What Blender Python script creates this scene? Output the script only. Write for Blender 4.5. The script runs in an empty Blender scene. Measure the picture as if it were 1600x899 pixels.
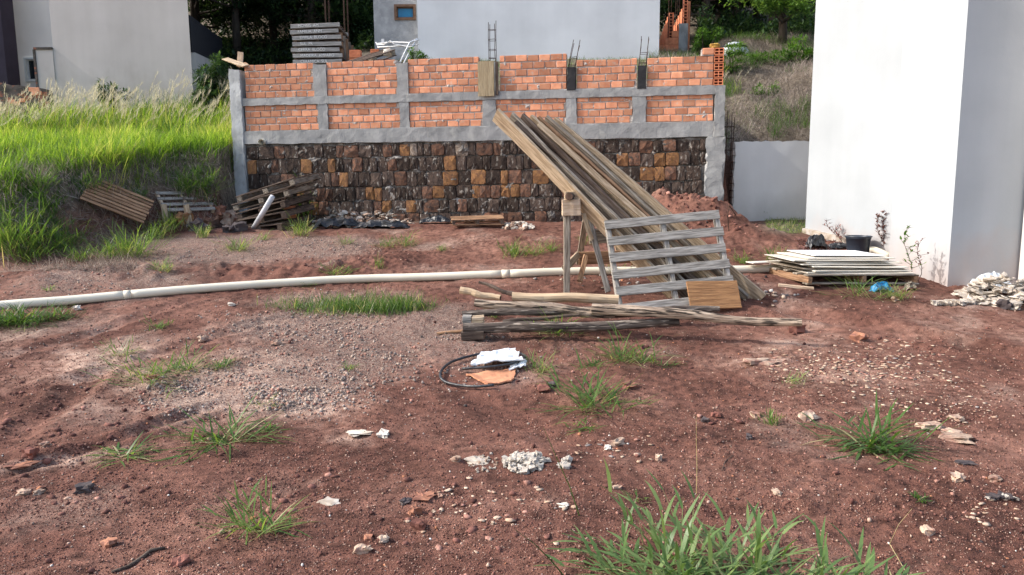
import bpy, math, random
import numpy as np
from mathutils import Vector, Matrix, noise as mn
random.seed(4)
rng = np.random.default_rng(4)
S = bpy.context.scene
C = S.collection
PI = math.pi

# ------------------------------------------------------------ camera
CAM = Vector((0.0, 0.0, 1.6))
FPX, CX, CY = 1155.0, 800.0, 449.5          # focal length and centre in photograph pixels
PITCH, ROLL = math.radians(7.9), math.radians(0.42)
_f = Vector((0, math.cos(PITCH), -math.sin(PITCH)))
_r0 = Vector((1, 0, 0)); _u0 = Vector((0, math.sin(PITCH), math.cos(PITCH)))
_r = _r0 * math.cos(ROLL) - _u0 * math.sin(ROLL)
_u = _u0 * math.cos(ROLL) + _r0 * math.sin(ROLL)
cd = bpy.data.cameras.new('camera'); cam = bpy.data.objects.new('camera', cd); C.objects.link(cam)
cd.sensor_width = 36; cd.lens = FPX / 1600 * 36; cd.clip_end = 600; cd.clip_start = 0.05
cam.matrix_world = Matrix(((_r.x, _u.x, -_f.x, CAM.x), (_r.y, _u.y, -_f.y, CAM.y), (_r.z, _u.z, -_f.z, CAM.z), (0, 0, 0, 1)))
S.camera = cam
S.render.resolution_x = 1024; S.render.resolution_y = 575

# ------------------------------------------------------------ daylight
SUN_EL, SUN_A = math.radians(39), math.radians(-3)
SV = Vector((-math.cos(SUN_EL) * math.cos(SUN_A), math.cos(SUN_EL) * math.sin(SUN_A), math.sin(SUN_EL)))
W = bpy.data.worlds.new('World'); S.world = W; W.use_nodes = True
wt = W.node_tree; bg = wt.nodes['Background']
sk = wt.nodes.new('ShaderNodeTexSky'); sk.sky_type = 'NISHITA'; sk.sun_disc = False
sk.sun_elevation = SUN_EL; sk.sun_rotation = math.atan2(SV.x, SV.y) % (2 * PI)
sk.air_density = 1.0; sk.dust_density = 3.0; sk.ozone_density = 0.4
wt.links.new(sk.outputs[0], bg.inputs[0]); bg.inputs[1].default_value = 0.15
sl = bpy.data.lights.new('sun', 'SUN'); so = bpy.data.objects.new('sun', sl); C.objects.link(so)
sl.energy = 2.0; sl.angle = math.radians(0.55); sl.color = (1.0, 0.965, 0.91)
so.rotation_mode = 'QUATERNION'; so.rotation_quaternion = SV.to_track_quat('Z', 'Y'); so.location = (-20, 5, 20)
S.view_settings.view_transform = 'Standard'; S.view_settings.look = 'None'
S.view_settings.exposure = 1.04; S.view_settings.gamma = 1.0
S.cycles.max_bounces = 6; S.cycles.transparent_max_bounces = 8

# ------------------------------------------------------------ rays of the picture and the lie of the land
def ray(px, py):
    d = _f + _r * ((px - CX) / FPX) + _u * ((CY - py) / FPX)
    return d
def at(px, py, Y):
    d = ray(px, py); return CAM + d * (Y / d.y)
def proj(x, y, z):
    vx, vy, vz = x - CAM.x, y - CAM.y, z - CAM.z
    w = np.maximum(vx * _f.x + vy * _f.y + vz * _f.z, 0.05)
    return CX + FPX * (vx * _r.x + vy * _r.y + vz * _r.z) / w, CY - FPX * (vx * _u.x + vy * _u.y + vz * _u.z) / w

def _hash(ix, iy, s):
    h = (ix.astype(np.int64) * 374761393 + iy.astype(np.int64) * 668265263 + s * 982451653) & 0xffffffff
    h = ((h ^ (h >> 13)) * 1274126177) & 0xffffffff
    return ((h ^ (h >> 16)) & 0xffff) / 65535.0
def vnoise(x, y, s=0):
    ix = np.floor(x); iy = np.floor(y); fx = x - ix; fy = y - iy
    fx = fx * fx * (3 - 2 * fx); fy = fy * fy * (3 - 2 * fy)
    a = _hash(ix, iy, s); b = _hash(ix + 1, iy, s); c = _hash(ix, iy + 1, s); d = _hash(ix + 1, iy + 1, s)
    return (a * (1 - fx) + b * fx) * (1 - fy) + (c * (1 - fx) + d * fx) * fy - 0.5
def fbm(x, y, o=4, s=0):
    r = 0; a = 1.0; f = 1.0
    for k in range(o):
        r = r + a * vnoise(x * f + 17.3 * k, y * f - 9.1 * k, s + k); a *= 0.5; f *= 2.07
    return r
def sst(a, b, x):
    t = np.clip((x - a) / (b - a), 0, 1); return t * t * (3 - 2 * t)

WA = Vector((-5.0, 13.4, 0)); WB = Vector((3.44, 12.0, 0))      # foot of the brick wall's face
WT = (WB - WA).normalized(); WN = Vector((WT.y, -WT.x, 0))       # along, and out towards the lot
WL = (WB - WA).length
def wallhit(px, py, off=0.0):
    d = ray(px, py); P0 = WA + WN * off
    t = (P0 - CAM).dot(WN) / d.dot(WN); p = CAM + d * t
    return (p - WA).dot(WT), p.z
PROF_Y = [-60, -4, 0, 3, 5, 7, 8.5, 10, 12, 13, 60]
PROF_Z = [-6, -.25, 0, 0, .06, .22, .42, .62, .93, 1.02, 1.2]
MOUNDS = [((1070, 345), 11.35, 0.85, 0.9, .52), ((1100, 345), 11.2, .6, .6, .16), ((1170, 372), 10.5, .95, .8, .30), ((1010, 350), 11.6, .7, .6, .24)]
_md = []
for (pp, Y, rx, ry, h) in MOUNDS:
    p = at(pp[0], pp[1], Y); _md.append((p.x, p.y, rx, ry, h))
def H(x, y, fine=True):
    x = np.asarray(x, dtype=float); y = np.asarray(y, dtype=float)
    z = np.interp(y, PROF_Y, PROF_Z)
    z = z + 0.08 * fbm(x * .35, y * .35, 2, 3) * sst(1, 6, y) 
    for (mx, my, rx, ry, h) in _md:
        r = np.sqrt(((x - mx) / rx) ** 2 + ((y - my) / ry) ** 2)
        z = z + h * np.clip(1 - sst(-.15, 1.35, r), 0, 1) * (1 + .45 * fbm(x * 3.4, y * 3.4, 4, 8)) + .03 * np.exp(-r * r) * np.abs(fbm(x * 11, y * 11, 3, 18))
    # grass bank on the neighbouring plot
    dl = np.where(x < -6.6, (y - 9.6 - (x + 6.6) * .30), (y - 9.6 - (x + 6.6) * 1.35) * .72)
    dl = dl + .35 * fbm(x * .9, y * .9, 3, 5) - .55 * np.exp(-((x + 5.9) / .7) ** 2)
    L = 1.75 + (y - 10.8) * .23 + .12 * fbm(x * .7, y * .7, 3, 6)
    k = sst(-.15, 1.05, dl) * sst(-4.85, -5.05, x - 0.0) 
    z = z * (1 - k) + np.maximum(L, z) * k
    # terrace behind the brick wall, bank behind the low white wall
    dw = -((x - WA.x) * WN.x + (y - WA.y) * WN.y)
    B = 3.28 + (y - 13.4) * .235 + .06 * fbm(x * .8, y * .8, 3, 12)
    Rr = 2.1 + (y - 12.7) * .42 + .35 * fbm(x * .6, y * .6, 4, 9)
    _k = sst(14.5, 20, y) * 2.2; mixr = sst(3.3 + _k, 3.7 + _k, x)
    top = B * (1 - mixr) + np.minimum(Rr, 5.6 + (y - 22) * .1) * mixr
    kb = sst(0.06, .22, dw) * sst(-5.0, -4.8, x) * (1 - mixr) + sst(12.62, 12.74, y) * mixr
    z = z * (1 - kb) + top * kb
    # wooded hill behind everything
    far = sst(23, 60, y) * 16
    z = np.where(y > 23, z * (1 - sst(23, 30, y)) + 6.0 * sst(23, 30, y) + far, z)
    if fine:
        flat = sst(.2, 2.0, y) * (1 - sst(12.4, 12.8, y))
        z = z + flat * (.030 * fbm(x * 1.3, y * 1.3, 2, 21) + .026 * fbm(x * 4.2, y * 5.5, 4, 22))
        z = z + flat * .016 * np.abs(fbm(x * 14, y * 14, 3, 23)) * (1 + 2 * sst(.0, .5, fbm(x * .8, y * .8, 2, 24)))
        # loose, dug-over strip in front of the pipe and shallow wheel tracks
        ridge = np.exp(-((y - 9.95 - .2 * x - .35 * fbm(x, y, 2, 30)) / .38) ** 2) * sst(-1.0, -1.8, x)
        z = z + ridge * (.05 + .16 * np.abs(fbm(x * 3.5, y * 3.5, 4, 31)))
        for (ax, ay, bx, by, w, dep) in TRACKS:
            ux, uy = bx - ax, by - ay; l = math.hypot(ux, uy); ux /= l; uy /= l
            s = (x - ax) * ux + (y - ay) * uy; dd = (x - ax) * -uy + (y - ay) * ux + .06 * fbm(s * 1.2, s * 0, 2, 40)
            on = sst(-.3, .2, s) * (1 - sst(l - .2, l + .3, s))
            prof = -np.exp(-(dd / w) ** 2) + .55 * np.exp(-((np.abs(dd) - 1.7 * w) / (.55 * w)) ** 2)
            z = z + on * dep * prof * (1 + .5 * fbm(s * 5, dd * 9, 3, 41))
    return z
TRACKS = []
def Hs(x, y, fine=True): return float(H(np.array([x]), np.array([y]), fine)[0])
def G(px, py, fine=True):
    d = ray(px, py); d = d / d.y
    ys = np.arange(1.0, 40, .02)
    hz = H(d.x * ys, ys, fine); rz = CAM.z + d.z * ys
    i = np.argmax(rz < hz)
    a, b = ys[max(i - 1, 0)], ys[i]
    fa = rz[max(i - 1, 0)] - hz[max(i - 1, 0)]; fb = rz[i] - hz[i]
    y = a + (b - a) * (fa / (fa - fb) if fa != fb else 0)
    return Vector((d.x * y, y, CAM.z + d.z * y))
def _trk(p, q, w, dep):
    a, b = G(*p, False), G(*q, False); TRACKS.append((a.x, a.y, b.x, b.y, w, dep))
_t0 = [((0, 745), (330, 640), .07, .035), ((-60, 640), (420, 505), .10, .03), ((600, 610), (420, 625), .08, .02), ((1060, 800), (1620, 790), .05, .022),
       ((0, 560), (300, 470), .09, .03), ((1180, 470), (1620, 560), .16, .05), ((0, 700), (180, 560), .1, .03), ((620, 545), (900, 700), .12, .015)]
_tmp = []
for t in _t0:
    a, b = G(*t[0], False), G(*t[1], False); _tmp.append((a.x, a.y, b.x, b.y, t[2], t[3]))
TRACKS.extend(_tmp)

# ------------------------------------------------------------ materials
def _new(name):
    m = bpy.data.materials.new(name); m.use_nodes = True; nt = m.node_tree
    return m, nt, nt.nodes['Principled BSDF']
def N(nt, t, **kw):
    n = nt.nodes.new(t)
    for k, v in kw.items(): setattr(n, k, v)
    return n
def ramp(nt, stops):
    r = N(nt, 'ShaderNodeValToRGB'); e = r.color_ramp.elements
    while len(e) < len(stops): e.new(.5)
    for i, (p, c) in enumerate(stops):
        e[i].position = p; e[i].color = (*c, 1) if not isinstance(c, (int, float)) else (c, c, c, 1)
    return r
def mixc(nt, a, b, f, mode='MIX'):
    m = N(nt, 'ShaderNodeMix', data_type='RGBA', blend_type=mode)
    for s, v in ((m.inputs[0], f), (m.inputs[6], a), (m.inputs[7], b)):
        if isinstance(v, (int, float)): s.default_value = v
        elif isinstance(v, tuple): s.default_value = (*v, 1)
        else: nt.links.new(v, s)
    return m.outputs[2]
def noisen(nt, scale, detail=4, stretch=(1, 1, 1), coord='Object', rough=.55, offset=None, dist=0):
    tc = N(nt, 'ShaderNodeTexCoord'); mp = N(nt, 'ShaderNodeMapping'); mp.inputs['Scale'].default_value = stretch
    src = tc.outputs[coord]
    if coord == 'World':
        pass
    nt.links.new(src, mp.inputs[0])
    if offset is not None:
        cm = N(nt, 'ShaderNodeCombineXYZ'); mu = N(nt, 'ShaderNodeMath', operation='MULTIPLY'); mu.inputs[1].default_value = 37.0
        nt.links.new(offset, mu.inputs[0])
        for i in range(3): nt.links.new(mu.outputs[0], cm.inputs[i])
        nt.links.new(cm.outputs[0], mp.inputs['Location'])
    n = N(nt, 'ShaderNodeTexNoise'); n.inputs['Scale'].default_value = scale; n.inputs['Detail'].default_value = detail
    n.inputs['Roughness'].default_value = rough; n.inputs['Distortion'].default_value = dist
    nt.links.new(mp.outputs[0], n.inputs[0]); return n.outputs[0]
def bump(nt, b, h, strength, dist, prev=None):
    n = N(nt, 'ShaderNodeBump'); n.inputs['Strength'].default_value = strength; n.inputs['Distance'].default_value = dist
    nt.links.new(h, n.inputs['Height'])
    if prev: nt.links.new(prev, n.inputs['Normal'])
    nt.links.new(n.outputs[0], b.inputs['Normal']); return n.outputs[0]
def mat(name, c1, c2=None, scale=6, rough=.85, detail=5, stretch=(1, 1, 1), lo=.35, hi=.65, c3=None, s3=40, a3=(.55, .75), k3=.7,
        bs=60, bstr=.35, bd=.004, rnd=0.0, spec=.25, metal=0, dist=0):
    m, nt, b = _new(name); oi = N(nt, 'ShaderNodeObjectInfo')
    off = oi.outputs['Random']
    n1 = noisen(nt, scale, detail, stretch, offset=off, dist=dist)
    r = ramp(nt, [(lo, c1), (hi, c2 or tuple(x * .8 for x in c1))]); nt.links.new(n1, r.inputs[0]); col = r.outputs[0]
    if c3:
        n3 = noisen(nt, s3, 4, stretch, offset=off); r3 = ramp(nt, [(a3[0], 0.0), (a3[1], k3)]); nt.links.new(n3, r3.inputs[0])
        col = mixc(nt, col, c3, r3.outputs[0])
    if rnd:
        rr = ramp(nt, [(0, 1 - rnd), (1, 1 + rnd * .6)]); nt.links.new(oi.outputs['Random'], rr.inputs[0])
        col = mixc(nt, col, rr.outputs[0], 1.0, 'MULTIPLY')
    nt.links.new(col, b.inputs['Base Color']); b.inputs['Roughness'].default_value = rough
    b.inputs['Specular IOR Level'].default_value = spec; b.inputs['Metallic'].default_value = metal
    if bstr:
        nb = noisen(nt, bs, 5, stretch, offset=off); bump(nt, b, nb, bstr, bd)
    return m
def leafmat(name, stops, trans=.45, tcol=None, rough=.5, attr='tint'):
    m, nt, b = _new(name)
    a = N(nt, 'ShaderNodeAttribute', attribute_name=attr)
    r = ramp(nt, stops); nt.links.new(a.outputs['Fac'], r.inputs[0])
    b.inputs['Roughness'].default_value = rough; b.inputs['Specular IOR Level'].default_value = .3
    nt.links.new(r.outputs[0], b.inputs['Base Color'])
    t = N(nt, 'ShaderNodeBsdfTranslucent'); tc = mixc(nt, r.outputs[0], tcol or (1.9, 1.85, .85), 1.0, 'MULTIPLY'); nt.links.new(tc, t.inputs[0])
    ms = N(nt, 'ShaderNodeMixShader'); ms.inputs[0].default_value = trans
    nt.links.new(b.outputs[0], ms.inputs[1]); nt.links.new(t.outputs[0], ms.inputs[2])
    nt.links.new(ms.outputs[0], nt.nodes['Material Output'].inputs[0]); return m

M = {}
M['concrete'] = mat('raw concrete', (.37, .37, .365), (.24, .245, .245), 5, c3=(.42, .42, .40), s3=9, a3=(.52, .68), bs=50, bstr=.6, bd=.01, stretch=(1, 1, .6))
M['concrete_pale'] = mat('pale limewashed concrete', (.58, .60, .60), (.38, .39, .39), 5, c3=(.25, .25, .25), s3=9, a3=(.56, .7), bs=50, bstr=.6, bd=.01, stretch=(1, 1, .6))  # lighter copy of the concrete, sunlight on the left post put into colour
M['mortar'] = mat('grey mortar', (.56, .50, .45), (.36, .32, .29), 14, c3=(.5, .3, .2), s3=5, a3=(.55, .75), k3=.5, bs=90, bstr=.7, bd=.006)
M['mortar_dark'] = mat('stone bedding mortar', (.26, .235, .21), (.07, .06, .052), 5, c3=(.50, .47, .43), s3=7, a3=(.55, .7), bs=60, bstr=.8, bd=.012)
M['brick'] = mat('clay brick', (.76, .36, .21), (.62, .25, .14), 9, c3=(.56, .48, .40), s3=16, a3=(.58, .74), k3=.75, rnd=.38, bs=120, bstr=.6, bd=.003)
M['brick_lit'] = mat('orange clay block', (.80, .30, .15), (.62, .20, .10), 9, rnd=.12, bs=90, bstr=.3, bd=.002)  # orange of the clay itself, the same on every face
M['brick_dark'] = mat('inside of clay block', (.10, .03, .018), (.05, .015, .01), 9)  # dark colour stands in for the shade inside the hollow blocks
M['stone_dark'] = mat('dark basalt block', (.05, .038, .034), (.14, .10, .08), 3.2, c3=(.46, .42, .37), s3=5, a3=(.58, .66), k3=.8, rnd=.45, bs=22, bstr=1.0, bd=.03, stretch=(1, 1, .45), lo=.3, hi=.7, spec=.08)
M['stone_ochre'] = mat('ochre basalt block', (.38, .19, .075), (.20, .10, .055), 4, c3=(.05, .035, .03), s3=6, a3=(.56, .72), rnd=.3, bs=24, bstr=.9, bd=.02)
M['stone_brown'] = mat('brown basalt block', (.26, .13, .08), (.08, .05, .04), 4, c3=(.34, .28, .24), s3=8, a3=(.6, .74), rnd=.3, bs=24, bstr=.9, bd=.02)
M['stone_pale'] = mat('mortar smeared block', (.46, .38, .31), (.22, .16, .12), 6, c3=(.08, .06, .05), s3=8, a3=(.56, .7), rnd=.2, bs=30, bstr=.9, bd=.015)
def woodmat(name, c1, c2, c3=(.05, .04, .034), k3=.6, rnd=.2, a3=(.58, .72)):
    return mat(name, c1, c2, 1.0, c3=c3, s3=1.6, a3=a3, k3=k3, rnd=rnd, stretch=(4.0, 55, 55), bs=2.2, bstr=1.0, bd=.010, detail=7, lo=.40, hi=.60)
M['wood_grey'] = woodmat('weathered grey wood', (.42, .395, .36), (.20, .185, .165), rnd=.15)
M['wood_tan'] = woodmat('tan sawn wood', (.56, .44, .31), (.33, .24, .155), (.10, .07, .05), .7)
M['wood_brown'] = woodmat('brown sawn wood', (.48, .29, .17), (.26, .145, .08), (.07, .04, .03), .7)
M['wood_dirty'] = woodmat('dirty grey brown wood', (.42, .36, .29), (.18, .145, .11), (.03, .025, .02), .8)
M['wood_dark'] = woodmat('dark rotten wood', (.15, .11, .085), (.075, .052, .042), (.30, .25, .20), .5)
M['wood_pale'] = woodmat('pale new wood', (.72, .55, .40), (.58, .42, .28), (.30, .2, .12), .4)
M['ply'] = woodmat('orange brown board', (.38, .20, .09), (.24, .12, .055), (.09, .06, .04), .7)
M['formwork'] = woodmat('yellow formwork board', (.42, .34, .22), (.30, .23, .14), (.10, .08, .06), .6)
M['log_dark'] = mat('dark split log', (.14, .11, .09), (.04, .03, .026), 1.3, c3=(.45, .38, .31), s3=1.5, a3=(.56, .64), k3=.85, stretch=(3, 30, 30), bs=1.6, bstr=1, bd=.02, rnd=.15)
M['log_grey'] = mat('silver grey log', (.52, .41, .31), (.22, .16, .12), 1.3, c3=(.03, .024, .02), s3=1.6, a3=(.50, .58), k3=.95, stretch=(3, 30, 30), bs=1.6, bstr=1, bd=.02)
M['log_tan'] = mat('peeled tan log', (.62, .47, .31), (.42, .29, .18), 1.2, c3=(.15, .10, .07), s3=1.2, a3=(.58, .7), k3=.7, stretch=(2, 18, 18), bs=1.6, bstr=.7, bd=.01)
M['log_end'] = mat('cut log end', (.14, .085, .06), (.05, .03, .022), 20, bs=60, bstr=.6)
M['pvc'] = mat('cream drain pipe', (.80, .745, .60), (.72, .66, .52), 3, c3=(.26, .16, .12), s3=7, a3=(.66, .74), k3=.6, rough=.45, bstr=.12, bs=12, spec=.4)
M['rebar'] = mat('rusty steel', (.09, .05, .035), (.04, .025, .02), 20, metal=.3, rough=.8)
M['tar'] = mat('black bitumen', (.018, .018, .02), (.03, .03, .032), 8, rough=.6, bs=20, bstr=.5, bd=.01)
M['black_plastic'] = mat('black plastic', (.012, .013, .016), (.035, .037, .042), 9, rough=.38, bs=16, bstr=.6, bd=.02, spec=.5)
M['bucket'] = mat('charcoal plastic', (.030, .042, .062), (.022, .03, .045), 5, rough=.42, spec=.5, bstr=.1)
M['white_plastic'] = mat('white plastic sheet', (.80, .82, .84), (.66, .67, .68), 5, rough=.5, bs=9, bstr=.5, bd=.02)
M['blue_plastic'] = mat('blue plastic', (.02, .22, .42), (.015, .15, .32), 8, rough=.4)
M['white_metal'] = mat('white painted metal', (.80, .80, .80), (.72, .72, .72), 9, rough=.4, bstr=.05)
M['grey_metal'] = mat('grey white metal', (.66, .67, .70), (.55, .56, .58), 5, rough=.35, bstr=.05)
M['dark_metal'] = mat('dark painted metal', (.02, .02, .026), (.03, .03, .034), 9, rough=.6)
M['terracotta'] = mat('terracotta tile', (.62, .30, .17), (.52, .23, .13), 8, rnd=.1, bstr=.2)
M['panel_white'] = mat('white board', (.82, .83, .84), (.76, .77, .79), 2, rough=.5, bstr=.05)
M['panel_cream'] = mat('cream board', (.74, .69, .60), (.62, .56, .46), 3, rough=.6, bstr=.1, rnd=.1)
M['rock_pale'] = mat('pale stone', (.58, .45, .34), (.40, .27, .20), 14, c3=(.27, .13, .10), s3=12, a3=(.48, .62), k3=.8, bs=60, bstr=.8, bd=.01, rnd=.25)
M['rock_red'] = mat('red brown clod', (.24, .10, .075), (.15, .06, .046), 14, bs=60, bstr=.7, rnd=.3)
M['rock_dark'] = mat('dark stone', (.06, .05, .055), (.10, .08, .075), 14, bs=50, bstr=.7)
M['rock_orange'] = mat('orange stone', (.42, .20, .12), (.28, .125, .08), 12, c3=(.20, .09, .07), s3=14, a3=(.45, .6), k3=.8, bs=60, bstr=.5)
M['rock_rubble'] = mat('tan rubble', (.58, .51, .42), (.34, .27, .21), 10, c3=(.62, .60, .57), s3=9, a3=(.5, .62), bs=50, bstr=.6, rnd=.3)
M['plaster_white'] = mat('crumbled white plaster', (.78, .74, .66), (.55, .46, .38), 20, bs=60, bstr=.8, bd=.01)
M['lettering'] = mat('white stencil paint', (.86, .86, .84), (.75, .75, .74), 30, bstr=0)
M['glass_blue'] = mat('blue reflecting glass', (.02, .22, .42), (.02, .18, .36), 2, rough=.3, bstr=0, spec=.4)  # the pane's blue reflection is put into its base colour
M['glass_dark'] = mat('dark glass', (.012, .022, .03), (.02, .03, .035), 2, rough=.12, bstr=0, spec=.6)
M['frame_brown'] = mat('brown wood frame', (.20, .12, .08), (.14, .08, .05), 8)
M['frame_white'] = mat('pale frame', (.55, .62, .66), (.5, .56, .6), 8)
M['bark'] = mat('bark', (.09, .07, .055), (.04, .032, .026), 8, stretch=(1, 1, .2), bs=20, bstr=.8, bd=.02)
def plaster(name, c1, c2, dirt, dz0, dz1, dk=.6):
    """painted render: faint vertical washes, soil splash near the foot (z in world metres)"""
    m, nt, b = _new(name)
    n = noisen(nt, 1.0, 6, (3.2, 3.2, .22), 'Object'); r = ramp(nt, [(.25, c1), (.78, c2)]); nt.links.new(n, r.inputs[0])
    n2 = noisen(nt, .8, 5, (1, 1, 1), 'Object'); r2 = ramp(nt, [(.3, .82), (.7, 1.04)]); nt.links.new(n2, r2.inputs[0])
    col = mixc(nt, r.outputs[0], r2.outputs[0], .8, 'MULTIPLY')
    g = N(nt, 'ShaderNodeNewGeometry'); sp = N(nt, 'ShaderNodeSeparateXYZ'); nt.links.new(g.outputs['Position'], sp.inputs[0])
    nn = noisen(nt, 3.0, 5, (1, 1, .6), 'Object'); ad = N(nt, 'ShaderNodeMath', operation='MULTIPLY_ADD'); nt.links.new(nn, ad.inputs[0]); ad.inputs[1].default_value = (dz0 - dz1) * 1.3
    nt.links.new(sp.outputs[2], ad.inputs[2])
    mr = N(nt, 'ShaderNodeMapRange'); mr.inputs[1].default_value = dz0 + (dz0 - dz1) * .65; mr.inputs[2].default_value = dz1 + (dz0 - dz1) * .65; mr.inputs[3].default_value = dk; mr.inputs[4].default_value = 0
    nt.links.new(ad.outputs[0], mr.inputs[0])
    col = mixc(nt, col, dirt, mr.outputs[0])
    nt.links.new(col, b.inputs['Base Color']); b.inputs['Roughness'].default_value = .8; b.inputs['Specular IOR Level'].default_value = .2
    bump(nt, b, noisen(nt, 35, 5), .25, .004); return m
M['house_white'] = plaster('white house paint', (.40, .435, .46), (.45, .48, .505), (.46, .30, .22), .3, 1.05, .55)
M['house_mid'] = plaster('pale blue grey paint', (.78, .79, .79), (.83, .84, .84), (.5, .45, .4), 4.2, 5.0, .5)
M['house_grey'] = plaster('grey stained render', (.56, .52, .48), (.64, .595, .56), (.27, .23, .19), 3.0, 4.4, .6)
M['house_left_white'] = plaster('white lime paint', (.76, .77, .76), (.82, .83, .82), (.3, .27, .25), 3.0, 3.9, .4)
M['low_wall'] = plaster('stained white wall render', (.74, .735, .72), (.82, .815, .80), (.36, .34, .30), .95, 1.5, .45)
M['rough_render'] = mat('patchy grey render', (.40, .405, .41), (.26, .265, .27), 2.2, c3=(.5, .5, .5), s3=6, a3=(.5, .7), bs=30, bstr=.7, bd=.01)
M['dark_wall'] = mat('dark plum wall paint', (.022, .018, .032), (.03, .025, .042), 3, bstr=.1)
M['old_brick_wall'] = mat('mossy old wall', (.12, .10, .09), (.05, .045, .04), 4, c3=(.36, .12, .07), s3=5, a3=(.56, .64), bs=20, bstr=.8, bd=.02, stretch=(1, 1, 2))
M['grass_lawn'] = leafmat('lush lawn grass', [(0, (.035, .085, .014)), (.45, (.12, .225, .035)), (.8, (.26, .37, .065)), (1, (.46, .46, .20))], .52)
M['grass_tuft'] = leafmat('weed grass blades', [(0, (.04, .085, .022)), (.55, (.085, .165, .04)), (.8, (.19, .27, .075)), (1, (.50, .43, .27))], .38, rough=.38)
M['grass_big'] = leafmat('broad grass blades', [(0, (.05, .10, .03)), (.55, (.12, .20, .07)), (.85, (.24, .31, .12)), (1, (.5, .42, .24))], .33, rough=.36)
M['grass_dry'] = leafmat('dry grass stems', [(0, (.20, .16, .10)), (.5, (.38, .31, .20)), (1, (.55, .48, .34))], .3, (1.2, 1.1, .9))
M['dry_brush'] = leafmat('dead brown brush', [(0, (.11, .085, .07)), (.5, (.30, .25, .215)), (1, (.58, .50, .43))], .2, (1, 1, 1))
M['plume'] = leafmat('feathery seed heads', [(0, (.45, .40, .28)), (1, (.75, .70, .55))], .5, (1.1, 1.1, 1))
M['shrub'] = leafmat('shrub leaves', [(0, (.03, .07, .012)), (.6, (.07, .15, .03)), (1, (.16, .28, .05))], .4)
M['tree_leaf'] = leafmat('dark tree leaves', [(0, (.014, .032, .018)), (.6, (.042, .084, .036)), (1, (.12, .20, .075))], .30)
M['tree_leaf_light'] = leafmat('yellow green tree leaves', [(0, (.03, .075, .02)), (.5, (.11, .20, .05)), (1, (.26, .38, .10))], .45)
M['dead_leaf'] = leafmat('dried reddish leaves', [(0, (.16, .07, .06)), (1, (.34, .17, .14))], .25, (1, 1, 1))

# ------------------------------------------------------------ object helpers
def wm(o): return (wm(o.parent) @ o.matrix_basis) if o.parent else o.matrix_basis.copy()
def tag(o, label=None, cat=None, group=None, kind=None):
    if label: o['label'] = label
    if cat: o['category'] = cat
    if group: o['group'] = group
    if kind: o['kind'] = kind
    return o
def link(name, data, parent=None, mw=None):
    o = bpy.data.objects.new(name, data); C.objects.link(o); mw = mw or Matrix.Identity(4)
    if parent is not None: o.parent = parent; o.matrix_basis = wm(parent).inverted() @ mw
    else: o.matrix_basis = mw
    return o
def thing(name, label, cat, loc, group=None, mw=None):
    o = link(name, None, None, mw or Matrix.Translation(Vector(loc))); o.empty_display_size = .1
    return tag(o, label, cat, group)
def frame(p, q, up=(0, 0, 1)):
    """X along p->q, Z near up, origin p"""
    p = Vector(p); q = Vector(q); x = (q - p).normalized(); up = Vector(up)
    y = up.cross(x).normalized(); z = x.cross(y)
    return Matrix(((x.x, y.x, z.x, p.x), (x.y, y.y, z.y, p.y), (x.z, y.z, z.z, p.z), (0, 0, 0, 1)))
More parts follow.
